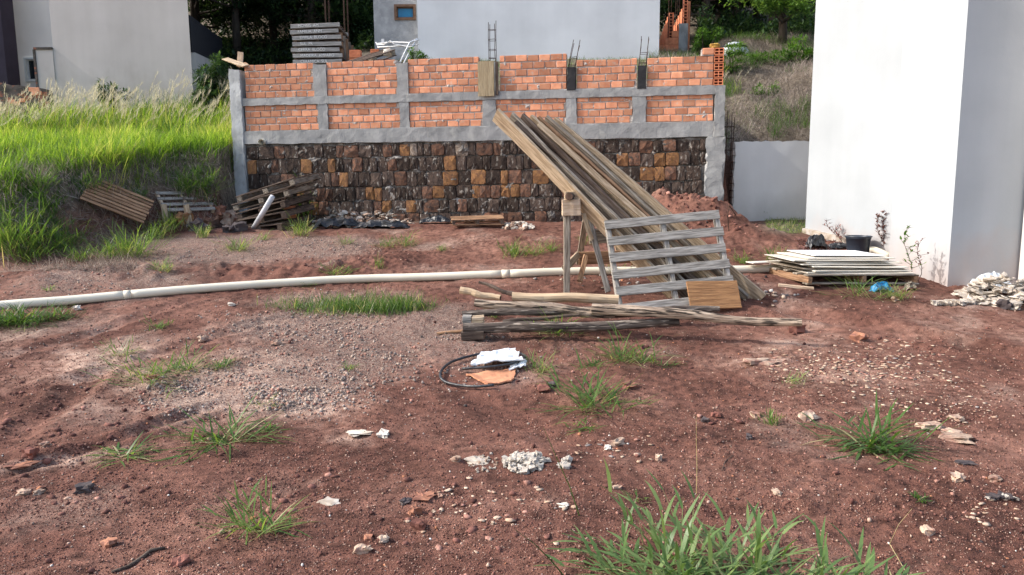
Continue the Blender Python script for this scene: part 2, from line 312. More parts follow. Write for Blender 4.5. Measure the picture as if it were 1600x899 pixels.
class MB:
    def __init__(s): s.v = []; s.f = []; s.m = []
    def add(s, vs, fs, mi=0):
        o = len(s.v); s.v += [tuple(v) for v in vs]; s.f += [tuple(i + o for i in f) for f in fs]; s.m += [mi] * len(fs); return s
    def box(s, x0, x1, y0, y1, z0, z1, mi=0, T=None):
        vs = [Vector((x, y, z)) for x in (x0, x1) for y in (y0, y1) for z in (z0, z1)]
        if T is not None: vs = [T @ v for v in vs]
        return s.add(vs, [(0, 1, 3, 2), (4, 6, 7, 5), (0, 4, 5, 1), (2, 3, 7, 6), (0, 2, 6, 4), (1, 5, 7, 3)], mi)
    def tube(s, pts, rad, n=8, mi=0, cap=True, capmi=None, jit=0):
        pts = [Vector(p) for p in pts]; rad = rad if isinstance(rad, (list, tuple)) else [rad] * len(pts)
        vs = []; prev = None
        for i, p in enumerate(pts):
            d = (pts[min(i + 1, len(pts) - 1)] - pts[max(i - 1, 0)]).normalized()
            if prev is None:
                a = d.cross(Vector((0, 0, 1)) if abs(d.z) < .9 else Vector((1, 0, 0))).normalized()
            else: a = (prev - d * prev.dot(d)).normalized()
            prev = a; b = d.cross(a)
            for k in range(n):
                t = 2 * PI * k / n; r = rad[i] * (1 + random.uniform(-jit, jit))
                vs.append(p + (a * math.cos(t) + b * math.sin(t)) * r)
        fs = [(i * n + k, i * n + (k + 1) % n, (i + 1) * n + (k + 1) % n, (i + 1) * n + k) for i in range(len(pts) - 1) for k in range(n)]
        s.add(vs, fs, mi)
        if cap:
            o = len(s.v) - len(vs); cm = mi if capmi is None else capmi
            s.f.append(tuple(o + k for k in reversed(range(n)))); s.m.append(cm)
            s.f.append(tuple(o + (len(pts) - 1) * n + k for k in range(n))); s.m.append(cm)
        return s
    def mesh(s, name, mats, smooth=False):
        me = bpy.data.meshes.new(name); me.from_pydata(s.v, [], s.f)
        for m in (mats if isinstance(mats, (list, tuple)) else [mats]): me.materials.append(m)
        if any(s.m): me.polygons.foreach_set('material_index', s.m)
        if smooth: me.polygons.foreach_set('use_smooth', [True] * len(s.f))
        me.update(); return me
    def obj(s, name, mats, parent=None, mw=None, smooth=False):
        """vertices given in world space unless mw says where the local frame stands"""
        if mw is None:
            c = Vector((0, 0, 0)); n = max(len(s.v), 1)
            lo = Vector([min(v[i] for v in s.v) for i in range(3)]); hi = Vector([max(v[i] for v in s.v) for i in range(3)])
            c = Vector(((lo.x + hi.x) / 2, (lo.y + hi.y) / 2, lo.z)); s.v = [(v[0] - c.x, v[1] - c.y, v[2] - c.z) for v in s.v]
            mw = Matrix.Translation(c)
        return link(name, s.mesh(name, mats, smooth), parent, mw)
def npmesh(name, V, F, mats, attr=None, smooth=False, col=None, quads=True):
    me = bpy.data.meshes.new(name); V = np.ascontiguousarray(V, np.float32); F = np.ascontiguousarray(F, np.int32); k = F.shape[1]
    me.vertices.add(len(V)); me.vertices.foreach_set('co', V.ravel())
    me.loops.add(F.size); me.loops.foreach_set('vertex_index', F.ravel())
    me.polygons.add(len(F)); me.polygons.foreach_set('loop_start', np.arange(0, F.size, k, dtype=np.int32))
    me.polygons.foreach_set('loop_total', np.full(len(F), k, np.int32))
    if smooth: me.polygons.foreach_set('use_smooth', np.ones(len(F), bool))
    for m in (mats if isinstance(mats, (list, tuple)) else [mats]): me.materials.append(m)
    if attr is not None:
        a = me.attributes.new('tint', 'FLOAT', 'POINT'); a.data.foreach_set('value', np.ascontiguousarray(attr, np.float32))
    if col is not None:
        a = me.color_attributes.new('col', 'FLOAT_COLOR', 'POINT'); cc = np.ones((len(V), 4), np.float32); cc[:, :3] = col; a.data.foreach_set('color', cc.ravel())
    me.update(calc_edges=True); me.validate(); return me
def plank_mesh(L, w, t, mats, seg=6, ch=.004, jit=.002, warp=.006, name='plank'):
    """a sawn board along +X from the origin, width Y, thickness Z, centred on Y and Z"""
    b = MB(); ring = [(-w/2+ch, -t/2), (w/2-ch, -t/2), (w/2, -t/2+ch), (w/2, t/2-ch), (w/2-ch, t/2), (-w/2+ch, t/2), (-w/2, t/2-ch), (-w/2, -t/2+ch)]
    vs = []; ph = random.uniform(0, 6)
    for i in range(seg + 1):
        x = L * i / seg; oz = warp * math.sin(ph + 2.2 * x); oy = warp * .5 * math.sin(ph * 2 + 1.7 * x)
        e = random.uniform(-.004, .004) if i in (0, seg) else 0
        for (y, z) in ring: vs.append((x + e + random.uniform(-jit, jit) * (i in (0, seg)) * 2, y + oy + random.uniform(-jit, jit), z + oz + random.uniform(-jit, jit) * .5))
    fs = [(i * 8 + k, i * 8 + (k + 1) % 8, (i + 1) * 8 + (k + 1) % 8, (i + 1) * 8 + k) for i in range(seg) for k in range(8)]
    fs += [tuple(reversed(range(8))), tuple(seg * 8 + k for k in range(8))]
    return b.add(vs, fs).mesh(name, mats)
def plank(name, p, q, w, t, m, parent=None, up=(0, 0, 1), **kw):
    L = (Vector(q) - Vector(p)).length
    return link(name, plank_mesh(L, w, t, m, name=name, **kw), parent, frame(p, q, up))
def chunk_mesh(name, sx, sy, sz, m, n=3, jit=.12, seed=0, sq=4.0, smooth=False):
    """rounded irregular block: a subdivided cube pushed towards a superellipsoid and roughened"""
    idx = {}; vs = []; fs = []
    def vi(p):
        k = tuple(round(c, 4) for c in p)
        if k not in idx:
            idx[k] = len(vs); v = Vector(p); l = (abs(v.x) ** sq + abs(v.y) ** sq + abs(v.z) ** sq) ** (1 / sq); v = v / l
            j = 1 + jit * mn.noise(v * 1.6 + Vector((seed * 7.1, seed * 3.3, seed))) + jit * .4 * mn.noise(v * 4 + Vector((seed, 0, 5)))
            vs.append((v.x * sx / 2 * j, v.y * sy / 2 * j, v.z * sz / 2 * j))
        return idx[k]
    g = [-1 + 2 * i / n for i in range(n + 1)]
    for ax in range(3):
        for s in (-1, 1):
            for i in range(n):
                for j in range(n):
                    q = []
                    for (a, b) in ((i, j), (i + 1, j), (i + 1, j + 1), (i, j + 1)):
                        p = [0, 0, 0]; p[ax] = s; p[(ax + 1) % 3] = g[a]; p[(ax + 2) % 3] = g[b]; q.append(vi(p))
                    fs.append(tuple(q if s > 0 else reversed(q)))
    b = MB(); b.add(vs, fs); return b.mesh(name, m, smooth)

def stone_mesh(name, m, seed):
    """rough hewn block in a unit square: broken outline, nearly flat facetted face, depth .30"""
    rs = random.Random(seed); n = 12; ring = []
    for (cx, cz) in ((1, -1), (1, 1), (-1, 1), (-1, -1)):
        k1, k2 = rs.uniform(.72, .93), rs.uniform(.72, .93); p1, p2 = (cx, cz * k1), (cx * k2, cz)
        if cx * cz > 0: q3 = [p1, p2]
        else: q3 = [p2, p1]
        for q in q3: ring.append((q[0] * .5 * rs.uniform(.97, 1.03), q[1] * .5 * rs.uniform(.97, 1.03)))
        m1 = (cx, 0) if cx * cz < 0 else (0, cz); ring.append((m1[0] * .5 * rs.uniform(.96, 1.05) + rs.uniform(-.1, .1) * (m1[0] == 0), m1[1] * .5 * rs.uniform(.96, 1.05) + rs.uniform(-.1, .1) * (m1[1] == 0)))
    vs = [(x, -.12 + rs.uniform(0, .02), z) for x, z in ring] + [(x * rs.uniform(.92, .985), -.140 + rs.uniform(-.006, .010), z * rs.uniform(.92, .985)) for x, z in ring] + [(x * .97, .15, z * .97) for x, z in ring]
    vs += [(rs.uniform(-.1, .0), -.152 + rs.uniform(-.008, .01), rs.uniform(-.2, .2)), (rs.uniform(.08, .2), -.15 + rs.uniform(-.008, .01), rs.uniform(-.2, .2))]
    c0, c1 = 3 * n, 3 * n + 1; fs = []
    for k in range(n):
        j = (k + 1) % n; fs += [(k, j, n + j, n + k), (2 * n + k, 2 * n + j, j, k)]
        x = (vs[n + k][0] + vs[n + j][0]) / 2; fs.append((n + k, n + j, c0 if x < .05 else c1))
    ks = [k for k in range(n) if ((vs[n + k][0] + vs[n + (k + 1) % n][0]) / 2 < .05) != ((vs[n + k - 1][0] + vs[n + k][0]) / 2 < .05)]
    for k in ks: fs.append((n + k, c1, c0) if (vs[n + k][2] > 0) else (n + k, c0, c1))
    return MB().add(vs, fs).mesh(name, m)
def blades(P, az, lean, L, Wd, droop, tint, seg=4, curl=None):
    """grass blades as tapering folded strips -> verts, quads, tint. P (n,3); az heading; lean from the vertical; droop extra bend at the tip"""
    n = len(P); V = np.zeros((n, seg + 1, 2, 3)); pos = np.array(P, float); sx = -np.sin(az); sy = np.cos(az)
    for i in range(seg + 1):
        t = i / seg; w = Wd * (1 - t ** 1.8) * (.55 + .9 * t if t < .5 else 1.0) * .5 + Wd * .03
        side = np.stack([sx * w, sy * w, np.zeros(n)], 1)
        V[:, i, 0] = pos + side; V[:, i, 1] = pos - side
        a = lean + droop * t ** 1.2; st = L / seg
        pos = pos + np.stack([np.sin(a) * np.cos(az) * st, np.sin(a) * np.sin(az) * st, np.cos(a) * st], 1)
        if curl is not None:
            az2 = az + curl * t; sx = -np.sin(az2); sy = np.cos(az2)
    base = (np.arange(n) * (seg + 1) * 2)[:, None, None]
    q = np.array([[2 * i, 2 * i + 1, 2 * i + 3, 2 * i + 2] for i in range(seg)])[None]
    F = (base + q).reshape(-1, 4); return V.reshape(-1, 3), F, np.repeat(tint, (seg + 1) * 2)
# ============================================================ GROUND
def axis(segs):
    out = [segs[0][0]]
    for (a, b, st0, st1) in segs:
        x = a
        while x < b - 1e-6:
            t = (x - a) / (b - a); x = min(x + st0 + (st1 - st0) * t, b); out.append(x)
    return np.array(out)
xp = axis([(0, 2.4, .017, .02), (2.4, 5.2, .024, .034), (5.2, 10, .05, .12), (10, 70, .4, 6)])
xs = np.concatenate([-xp[:0:-1], xp])
ys = axis([(-30, 0, 5, .5), (0, 2.2, .2, .05), (2.2, 4.6, .013, .018), (4.6, 8.5, .02, .028), (8.5, 14.4, .03, .04), (14.4, 24, .10, .2), (24, 90, .6, 5)])
X, Y = np.meshgrid(xs, ys); Z = H(X.ravel(), Y.ravel()).reshape(X.shape)
PX, PY = proj(X, Y, Z)
def blob(cx, cy, rx, ry, rot=0):
    c, s = math.cos(math.radians(rot)), math.sin(math.radians(rot)); u = (PX - cx) * c + (PY - cy) * s; v = -(PX - cx) * s + (PY - cy) * c
    return np.exp(-((u / rx) ** 2 + (v / ry) ** 2) ** 1.3) * (Y > 1)
rag = fbm(X * 1.7, Y * 1.7, 4, 51); rag2 = fbm(X * 5, Y * 5, 3, 52)
grav = sum(blob(*b) * w for b, w in [((620, 545, 190, 60), 1), ((420, 590, 140, 55), .8), ((500, 500, 170, 35), .8), ((280, 620, 70, 30), .8), ((250, 390, 260, 26), .9), ((480, 385, 150, 18), .9), ((110, 445, 170, 30), .8), ((180, 520, 170, 25), .6), ((470, 620, 90, 30), .8)])
grav = np.clip(grav * 1.5 + rag * 1.4 - .38, 0, 1)
pale = sum(blob(*b) * w for b, w in [((390, 610, 150, 70), 1), ((120, 580, 190, 60), .42), ((520, 650, 60, 40), .6), ((560, 690, 50, 14), .8), ((60, 725, 180, 14, -8), .9), ((330, 505, 200, 40, -8), .35), ((60, 560, 120, 60), .25), ((1330, 585, 220, 40, 10), .55), ((800, 730, 80, 16), .35), ((1500, 470, 200, 30, 15), .25), ((850, 385, 300, 20), .25), ((1400, 500, 260, 26, 12), .3)])
pale = np.clip(pale * 1.35 + rag * .9 + rag2 * .5 - .16, 0, 1) * .85
bank = H(X.ravel(), Y.ravel(), False).reshape(X.shape) - np.interp(Y, PROF_Y, PROF_Z)
veg = np.clip(sst(.25, .8, bank) * (X < -4.6) + sst(12.6, 12.9, Y) + blob(1235, 352, 40, 12) * 1.5, 0, 1)
nx, ny = len(xs), len(ys)
ii = np.arange(nx * ny).reshape(ny, nx)
F = np.stack([ii[:-1, :-1], ii[:-1, 1:], ii[1:, 1:], ii[1:, :-1]], -1).reshape(-1, 4)
V = np.stack([X, Y, Z], -1).reshape(-1, 3)
m, nt, b = _new('red soil'); M['soil'] = m
at_ = N(nt, 'ShaderNodeAttribute', attribute_name='col'); sp = N(nt, 'ShaderNodeSeparateColor'); nt.links.new(at_.outputs['Color'], sp.inputs[0])
nA = noisen(nt, 1.1, 6); nB = noisen(nt, 14, 6); nC = noisen(nt, 70, 5); nD = noisen(nt, 230, 3)
r = ramp(nt, [(.3, (.100, .046, .034)), (.48, (.152, .070, .051)), (.68, (.25, .128, .094))]); nt.links.new(nA, r.inputs[0])
r2 = ramp(nt, [(.32, .50), (.5, 1.0), (.68, 1.32)]); nt.links.new(nB, r2.inputs[0]); col = mixc(nt, r.outputs[0], r2.outputs[0], 1.0, 'MULTIPLY')
rp = ramp(nt, [(.33, (.36, .215, .16)), (.62, (.58, .41, .32))]); nt.links.new(nB, rp.inputs[0])
pf = N(nt, 'ShaderNodeMath', operation='MULTIPLY_ADD'); nt.links.new(nB, pf.inputs[0]); pf.inputs[1].default_value = 1.0; pf.inputs[2].default_value = -.5
pa = N(nt, 'ShaderNodeMath', operation='ADD', use_clamp=True); nt.links.new(pf.outputs[0], pa.inputs[0]); nt.links.new(sp.outputs[1], pa.inputs[1])
pm = N(nt, 'ShaderNodeMath', operation='MULTIPLY', use_clamp=True); nt.links.new(pa.outputs[0], pm.inputs[0]); nt.links.new(sp.outputs[1], pm.inputs[1])
col = mixc(nt, col, rp.outputs[0], pm.outputs[0])
rg = ramp(nt, [(.40, (.13, .085, .07)), (.50, (.28, .21, .175)), (.62, (.52, .44, .36))]); nt.links.new(nC, rg.inputs[0])
gm = N(nt, 'ShaderNodeMath', operation='MULTIPLY', use_clamp=True); nt.links.new(sp.outputs[0], gm.inputs[0]); gm.inputs[1].default_value = .5
col = mixc(nt, col, rg.outputs[0], gm.outputs[0])
rv = ramp(nt, [(.35, (.10, .08, .062)), (.6, (.22, .185, .14))]); nt.links.new(nB, rv.inputs[0]); col = mixc(nt, col, rv.outputs[0], sp.outputs[2])
rf = ramp(nt, [(.30, .62), (.48, 1.0), (.60, 1.15), (.68, 2.1)]); nt.links.new(nD, rf.inputs[0]); col = mixc(nt, col, rf.outputs[0], 1.0, 'MULTIPLY')
nt.links.new(col, b.inputs['Base Color']); b.inputs['Roughness'].default_value = .95; b.inputs['Specular IOR Level'].default_value = .15
p1 = bump(nt, b, nC, .9, .016); p2 = bump(nt, b, nD, .9, .006, p1)
g = link('ground', npmesh('ground', V, F, M['soil'], col=np.stack([grav, pale, veg], -1).reshape(-1, 3), smooth=True)); tag(g, kind='structure')
def gridpick(A, x, y):
    i = np.clip(np.searchsorted(ys, y), 0, ny - 1); j = np.clip(np.searchsorted(xs, x), 0, nx - 1); return A[i, j]

def Hg(x, y):
    x = np.asarray(x, float); y = np.asarray(y, float)
    i = np.clip(np.searchsorted(ys, y) - 1, 0, ny - 2); j = np.clip(np.searchsorted(xs, x) - 1, 0, nx - 2)
    u = np.clip((x - xs[j]) / (xs[j + 1] - xs[j]), 0, 1); v = np.clip((y - ys[i]) / (ys[i + 1] - ys[i]), 0, 1)
    return (Z[i, j] * (1 - u) + Z[i, j + 1] * u) * (1 - v) + (Z[i + 1, j] * (1 - u) + Z[i + 1, j + 1] * u) * v
def Hs(x, y, fine=True): return float(Hg(np.array([x]), np.array([y]))[0])
# ------------------------------------------------------------ loose crumbs, gravel and shards
PH = (1 + 5 ** .5) / 2
ICO_V = np.array([(-1, PH, 0), (1, PH, 0), (-1, -PH, 0), (1, -PH, 0), (0, -1, PH), (0, 1, PH), (0, -1, -PH), (0, 1, -PH), (PH, 0, -1), (PH, 0, 1), (-PH, 0, -1), (-PH, 0, 1)]) / 1.9
ICO_F = np.array([(0, 11, 5), (0, 5, 1), (0, 1, 7), (0, 7, 10), (0, 10, 11), (1, 5, 9), (5, 11, 4), (11, 10, 2), (10, 7, 6), (7, 1, 8), (3, 9, 4), (3, 4, 2), (3, 2, 6), (3, 6, 8), (3, 8, 9), (4, 9, 5), (2, 4, 11), (6, 2, 10), (8, 6, 7), (9, 8, 1)])
m, nt, b = _new('loose crumbs'); M['crumbs'] = m
a_ = N(nt, 'ShaderNodeAttribute', attribute_name='col'); nn = noisen(nt, 90, 4); rr = ramp(nt, [(.3, .7), (.7, 1.15)]); nt.links.new(nn, rr.inputs[0])
nt.links.new(mixc(nt, a_.outputs['Color'], rr.outputs[0], 1.0, 'MULTIPLY'), b.inputs['Base Color']); b.inputs['Roughness'].default_value = .9; b.inputs['Specular IOR Level'].default_value = .2
bump(nt, b, noisen(nt, 160, 4), .4, .002)
OCT_V = np.array([(1, 0, 0), (-1, 0, 0), (0, 1, 0), (0, -1, 0), (0, 0, 1), (0, 0, -1)], float); OCT_F = np.array([(0, 2, 4), (2, 1, 4), (1, 3, 4), (3, 0, 4), (2, 0, 5), (1, 2, 5), (3, 1, 5), (0, 3, 5)])
def scatter(name, px, py, size, cols, flat=(.45, .9), sink=.25, xy=None, tilt=.35, tv=ICO_V, tf=ICO_F, wid=(.6, 1.0)):
    """rough little stones lying on the ground; px,py picture positions or xy ground positions"""
    n = len(size)
    if xy is None:
        ddx = (px - CX) / FPX; ddy = (CY - py) / FPX
        D = np.array(_f)[None] + np.array(_r)[None] * ddx[:, None] + np.array(_u)[None] * ddy[:, None]; D = D / D[:, 1:2]
        y = np.full(n, 5.0)
        for _ in range(25): y = .5 * y + .5 * np.clip((Hg(D[:, 0] * y, y) - CAM.z) / D[:, 2], 1.2, 30)
        x = D[:, 0] * y
    else: x, y = xy
    z = Hg(x, y); V = tv[None] * (1 + rng.uniform(-.38, .38, (n, len(tv), 1)))
    sc = np.stack([rng.uniform(.7, 1.25, n), rng.uniform(*wid, n), rng.uniform(*flat, n)], 1) * size[:, None] * .5
    V = V * sc[:, None, :]; a = rng.uniform(0, 6.28, n); c, s = np.cos(a)[:, None], np.sin(a)[:, None]
    ti = rng.uniform(-tilt, tilt, n)[:, None]
    V = np.stack([V[..., 0], V[..., 1] * np.cos(ti) - V[..., 2] * np.sin(ti), V[..., 1] * np.sin(ti) + V[..., 2] * np.cos(ti)], -1)
    Vx = V[..., 0] * c - V[..., 1] * s + x[:, None]; Vy = V[..., 0] * s + V[..., 1] * c + y[:, None]; Vz = V[..., 2] + (z + sc[:, 2] * (1 - sink * 2))[:, None]
    V = np.stack([Vx, Vy, Vz], -1).reshape(-1, 3); F = (tf[None] + (np.arange(n) * len(tv))[:, None, None]).reshape(-1, 3)
    o = link(name, npmesh(name, V, F, M['crumbs'], col=np.repeat(cols, len(tv), axis=0))); return tag(o, kind='stuff')
def pal(n, table):
    w = np.array([t[0] for t in table]); c = np.array([t[1] for t in table]); k = rng.choice(len(table), n, p=w / w.sum())
    return c[k] * rng.uniform(.7, 1.2, (n, 1))
RED, DRED, PALE, PINK, GREY, DK, ORG, WHT = (.21, .095, .074), (.13, .056, .045), (.58, .44, .33), (.42, .22, .17), (.30, .26, .24), (.06, .05, .05), (.50, .22, .12), (.75, .70, .64)
n = 17000; px = rng.uniform(-120, 1720, n); py = 395 + 560 * rng.random(n) ** .85
Yd = 3 + 7 * np.clip((899 - py) / 500, 0, 1) ** 2
sz = .0035 + .009 * rng.random(n) ** 2.6; sz *= (.9 + .11 * Yd)
big = rng.random(n) < .022; sz[big] *= 2.4
o = scatter('soil_crumbs', px, py, sz, pal(n, [(38, RED), (22, DRED), (20, PINK), (16, (.50, .35, .27)), (1.2, WHT), (2, DK), (3, ORG)]), flat=(.5, .95)); tag(o, 'small red brown clods and pale crumbs strewn over the bare soil', 'soil')
n = 90000; px = rng.uniform(-100, 1700, n); py = 430 + 520 * rng.random(n) ** .75
kk = fbm(px / 150, py / 60, 3, 62) + rng.normal(0, .22, n) > -.05; px, py = px[kk], py[kk]; n = len(px)
sz = (.003 + .007 * rng.random(n) ** 2) * (1 + .9 * np.clip((899 - py) / 450, 0, 1))
tag(scatter('soil_grit', px, py, sz, pal(n, [(40, (.16, .073, .058)), (20, (.09, .042, .034)), (26, (.30, .16, .125)), (14, (.48, .33, .26))]), flat=(.6, 1), tv=OCT_V, tf=OCT_F), 'fine gritty grains of red soil', 'soil')
def cluster(cs, n):
    k = rng.choice(len(cs), n, p=np.array([c[4] for c in cs]) / sum(c[4] for c in cs)); c = np.array(cs)[k]
    return c[:, 0] + rng.normal(0, 1, n) * c[:, 2] * .55, c[:, 1] + rng.normal(0, 1, n) * c[:, 3] * .55
n = 12000; px, py = cluster([(620, 550, 200, 55, 5), (430, 600, 140, 50, 3), (500, 500, 170, 35, 3), (285, 620, 60, 28, 2), (250, 392, 280, 22, 2), (480, 385, 150, 16, 1.5), (110, 445, 180, 28, 2), (190, 520, 180, 25, 1.2), (470, 620, 90, 30, 2)], n)
sz = (.006 + .026 * rng.random(n) ** 3.4); kk = fbm((px / 70), (py / 26), 3, 61) + rng.normal(0, .12, n) > -.12; px, py, sz = px[kk], py[kk], sz[kk]; n = len(sz); o = scatter('gravel', px, py, sz, pal(n, [(28, (.34, .28, .25)), (30, (.42, .33, .27)), (4, (.12, .10, .09)), (22, PINK), (16, (.52, .40, .32))]), flat=(.6, .95)); tag(o, 'grey crushed gravel spread thinly over the bare soil', 'gravel')
n = 1500; px, py = cluster([(1330, 580, 130, 26, 5), (1420, 600, 150, 35, 3), (1270, 560, 90, 25, 2), (1400, 550, 120, 20, 2), (1480, 640, 110, 25, 1.5), (940, 700, 120, 30, .8), (760, 790, 130, 50, 1.0), (1540, 800, 60, 20, .5)], n)
sz = .012 + .04 * rng.random(n) ** 2.6; o = scatter('stone_shards', px, py, sz, pal(n, [(40, PALE), (22, PINK), (18, (.50, .34, .24)), (6, GREY), (5, RED)]), flat=(.10, .28), sink=.1, tilt=.12, wid=(.4, .9)); tag(o, 'thin tan stone shards scattered on the soil', 'stone shards')
n = 650; px, py = cluster([(60, 660, 110, 60, 4), (110, 760, 120, 50, 2), (300, 415, 300, 18, 5), (590, 400, 60, 12, 1), (200, 640, 90, 40, 2), (1130, 650, 70, 30, 1), (470, 770, 200, 60, 2), (700, 800, 120, 60, 1.5), (1250, 560, 250, 40, 1)], n)
sz = .012 + .05 * rng.random(n) ** 3; tag(scatter('soil_clods', px, py, sz, pal(n, [(50, RED), (40, DRED), (10, PINK)]), flat=(.35, .7), sink=.42), 'dug up clods of red brown earth lying about', 'clods')
n = 800; px, py = cluster([(720, 345, 40, 6, 2), (820, 352, 22, 5, 3), (650, 350, 60, 6, 2), (440, 362, 90, 6, 1.2), (300, 360, 60, 8, 1.5), (1285, 385, 25, 10, 1), (1000, 430, 160, 18, 3), (1200, 465, 40, 10, 1)], n)
sz = .02 + .05 * rng.random(n) ** 2; o = scatter('debris', px, py, sz, pal(n, [(30, PALE), (20, RED), (20, GREY), (14, DK), (10, WHT), (8, ORG)]), flat=(.25, .8)); tag(o, 'small broken rubble and bark bits lying by the brick wall and the boards', 'debris')

# ============================================================ BRICK AND STONE WALL
def WP(s, z, off=0.0): p = WA + WT * s + WN * off; return Vector((p.x, p.y, z))
TH = .20
WM = Matrix(((WT.x, -WN.x, 0, 0), (WT.y, -WN.y, 0, 0), (0, 0, 1, 0), (0, 0, 0, 1)))       # local X along the wall, Y into it
wall = thing('retaining_wall', 'long wall of orange brick panels in a concrete grid over a course of dark stone blocks', 'wall', WP(0, .9))
def wm_at(s, z, off=0.0): return Matrix.Translation(WP(s, z, off)) @ WM
# heights read at both ends of the face
def zz(pyl, pyr): a = wallhit(383, pyl)[1]; b = wallhit(1112, pyr)[1]; sa = wallhit(383, pyl)[0]; sb = wallhit(1112, pyr)[0]; return lambda s: a + (b - a) * (s - sa) / (sb - sa)
zB1t, zB1b, zB2t, zB2b = zz(155, 134), zz(166, 147.5), zz(206, 190), zz(226, 214)
def sx_(px, py=200): return wallhit(px, py)[0]
def rough_block(name, s0, s1, z0a, z1a, z0b, z1b, off, mt, depth=TH, nu=None, jit=.006):
    """cast concrete member between s0..s1, its lower and upper edges given at both ends"""
    nu = nu or max(2, int((s1 - s0) / .09)); zmax = max(z1a - z0a, z1b - z0b); nv = max(2, int(zmax / .07)); vs = []; mb = MB()
    for i in range(nu + 1):
        for j in range(nv + 1):
            t = i / nu; u = j / nv; z = (z0a + (z0b - z0a) * t) * (1 - u) + (z1a + (z1b - z1a) * t) * u; s = s0 + (s1 - s0) * t
            e = 1.6 if (i in (0, nu) or j in (0, nv)) else 1
            vs.append(WP(s + random.uniform(-jit, jit) * e, z + random.uniform(-jit, jit) * e, off + mn.noise(Vector((s * 4, z * 4, 3))) * .012 + random.uniform(-.002, .002)))
    fs = [(i * (nv + 1) + j, (i + 1) * (nv + 1) + j, (i + 1) * (nv + 1) + j + 1, i * (nv + 1) + j + 1) for i in range(nu) for j in range(nv)]
    o = len(vs); c = [(s0, z0a), (s1, z0b), (s1, z1b), (s0, z1a)]
    rim = [0, nu * (nv + 1), nu * (nv + 1) + nv, nv]
    for (s, z) in c: vs.append(WP(s, z, off - depth))
    edge = [i * (nv + 1) for i in range(nu + 1)]; fs += [(edge[i + 1], edge[i], o) for i in range(nu)] + [(edge[-1], o, o + 1)]
    edge = [nu * (nv + 1) + j for j in range(nv + 1)]; fs += [(edge[j + 1], edge[j], o + 1) for j in range(nv)] + [(edge[-1], o + 1, o + 2)]
    edge = [i * (nv + 1) + nv for i in range(nu, -1, -1)]; fs += [(edge[i + 1], edge[i], o + 2) for i in range(nu)] + [(edge[-1], o + 2, o + 3)]
    edge = [j for j in range(nv, -1, -1)]; fs += [(edge[j + 1], edge[j], o + 3) for j in range(nv)] + [(edge[-1], o + 3, o)]
    fs.append((o, o + 3, o + 2, o + 1))
    mb.add(vs, fs); return mb.obj(name, M[mt], wall)
sL, sR = sx_(383), sx_(1114)
rough_block('beam', sL - .02, sR + .01, zB1b(sL), zB1t(sL), zB1b(sR), zB1t(sR), .030, 'concrete')
rough_block('beam', sL - .02, sR + .01, zB2b(sL), zB2t(sL), zB2b(sR), zB2t(sR), .034, 'concrete')
rowL = [(498, 513), (625, 640), (755, 775), (884, 901), (988, 1009)]
for (a, b_) in rowL:
    s0, s1 = sx_(a, 185), sx_(b_, 185); rough_block('column', s0, s1, zB2t(s0) + .003, zB1b(s0) - .003, zB2t(s1) + .003, zB1b(s1) - .003, .024, 'concrete')
CH = .1165
rowU = [(491, 511, 102), (621, 638, 100)]
for (a, b_, t) in rowU:
    s0, s1 = sx_(a, 130), sx_(b_, 130); zt = wallhit(a, t)[1]; rough_block('column', s0, s1, zB1t(s0) + .003, zt, zB1t(s1) + .003, zt + .01, .026, 'concrete')
rough_block('column', sx_(748, 130), sx_(776, 130), zB1t(sx_(748)) + .003, wallhit(760, 97)[1], zB1t(sx_(776)) + .003, wallhit(760, 97)[1], -.03, 'concrete', depth=.14)
# end posts
s0, s1 = sx_(366, 200), sx_(383, 200); rough_block('end_post', s0 - .02, s1 - .022, .6, wallhit(372, 108)[1], .6, wallhit(380, 110)[1], .05, 'concrete_pale', depth=.27)
s0, s1 = sx_(1114, 200) + .012, sx_(1129, 200)
rough_block('end_post', s0, s1 + .02, zB2b(s0) - .0, zB1t(s0), zB2b(s1), zB1t(s1), .05, 'concrete', depth=.25)
rough_block('end_post', s0 - .10, s1 + .02, .7, zB2b(s0) - .004, .7, zB2b(s1) - .004, .06, 'concrete', depth=.26, jit=.02)
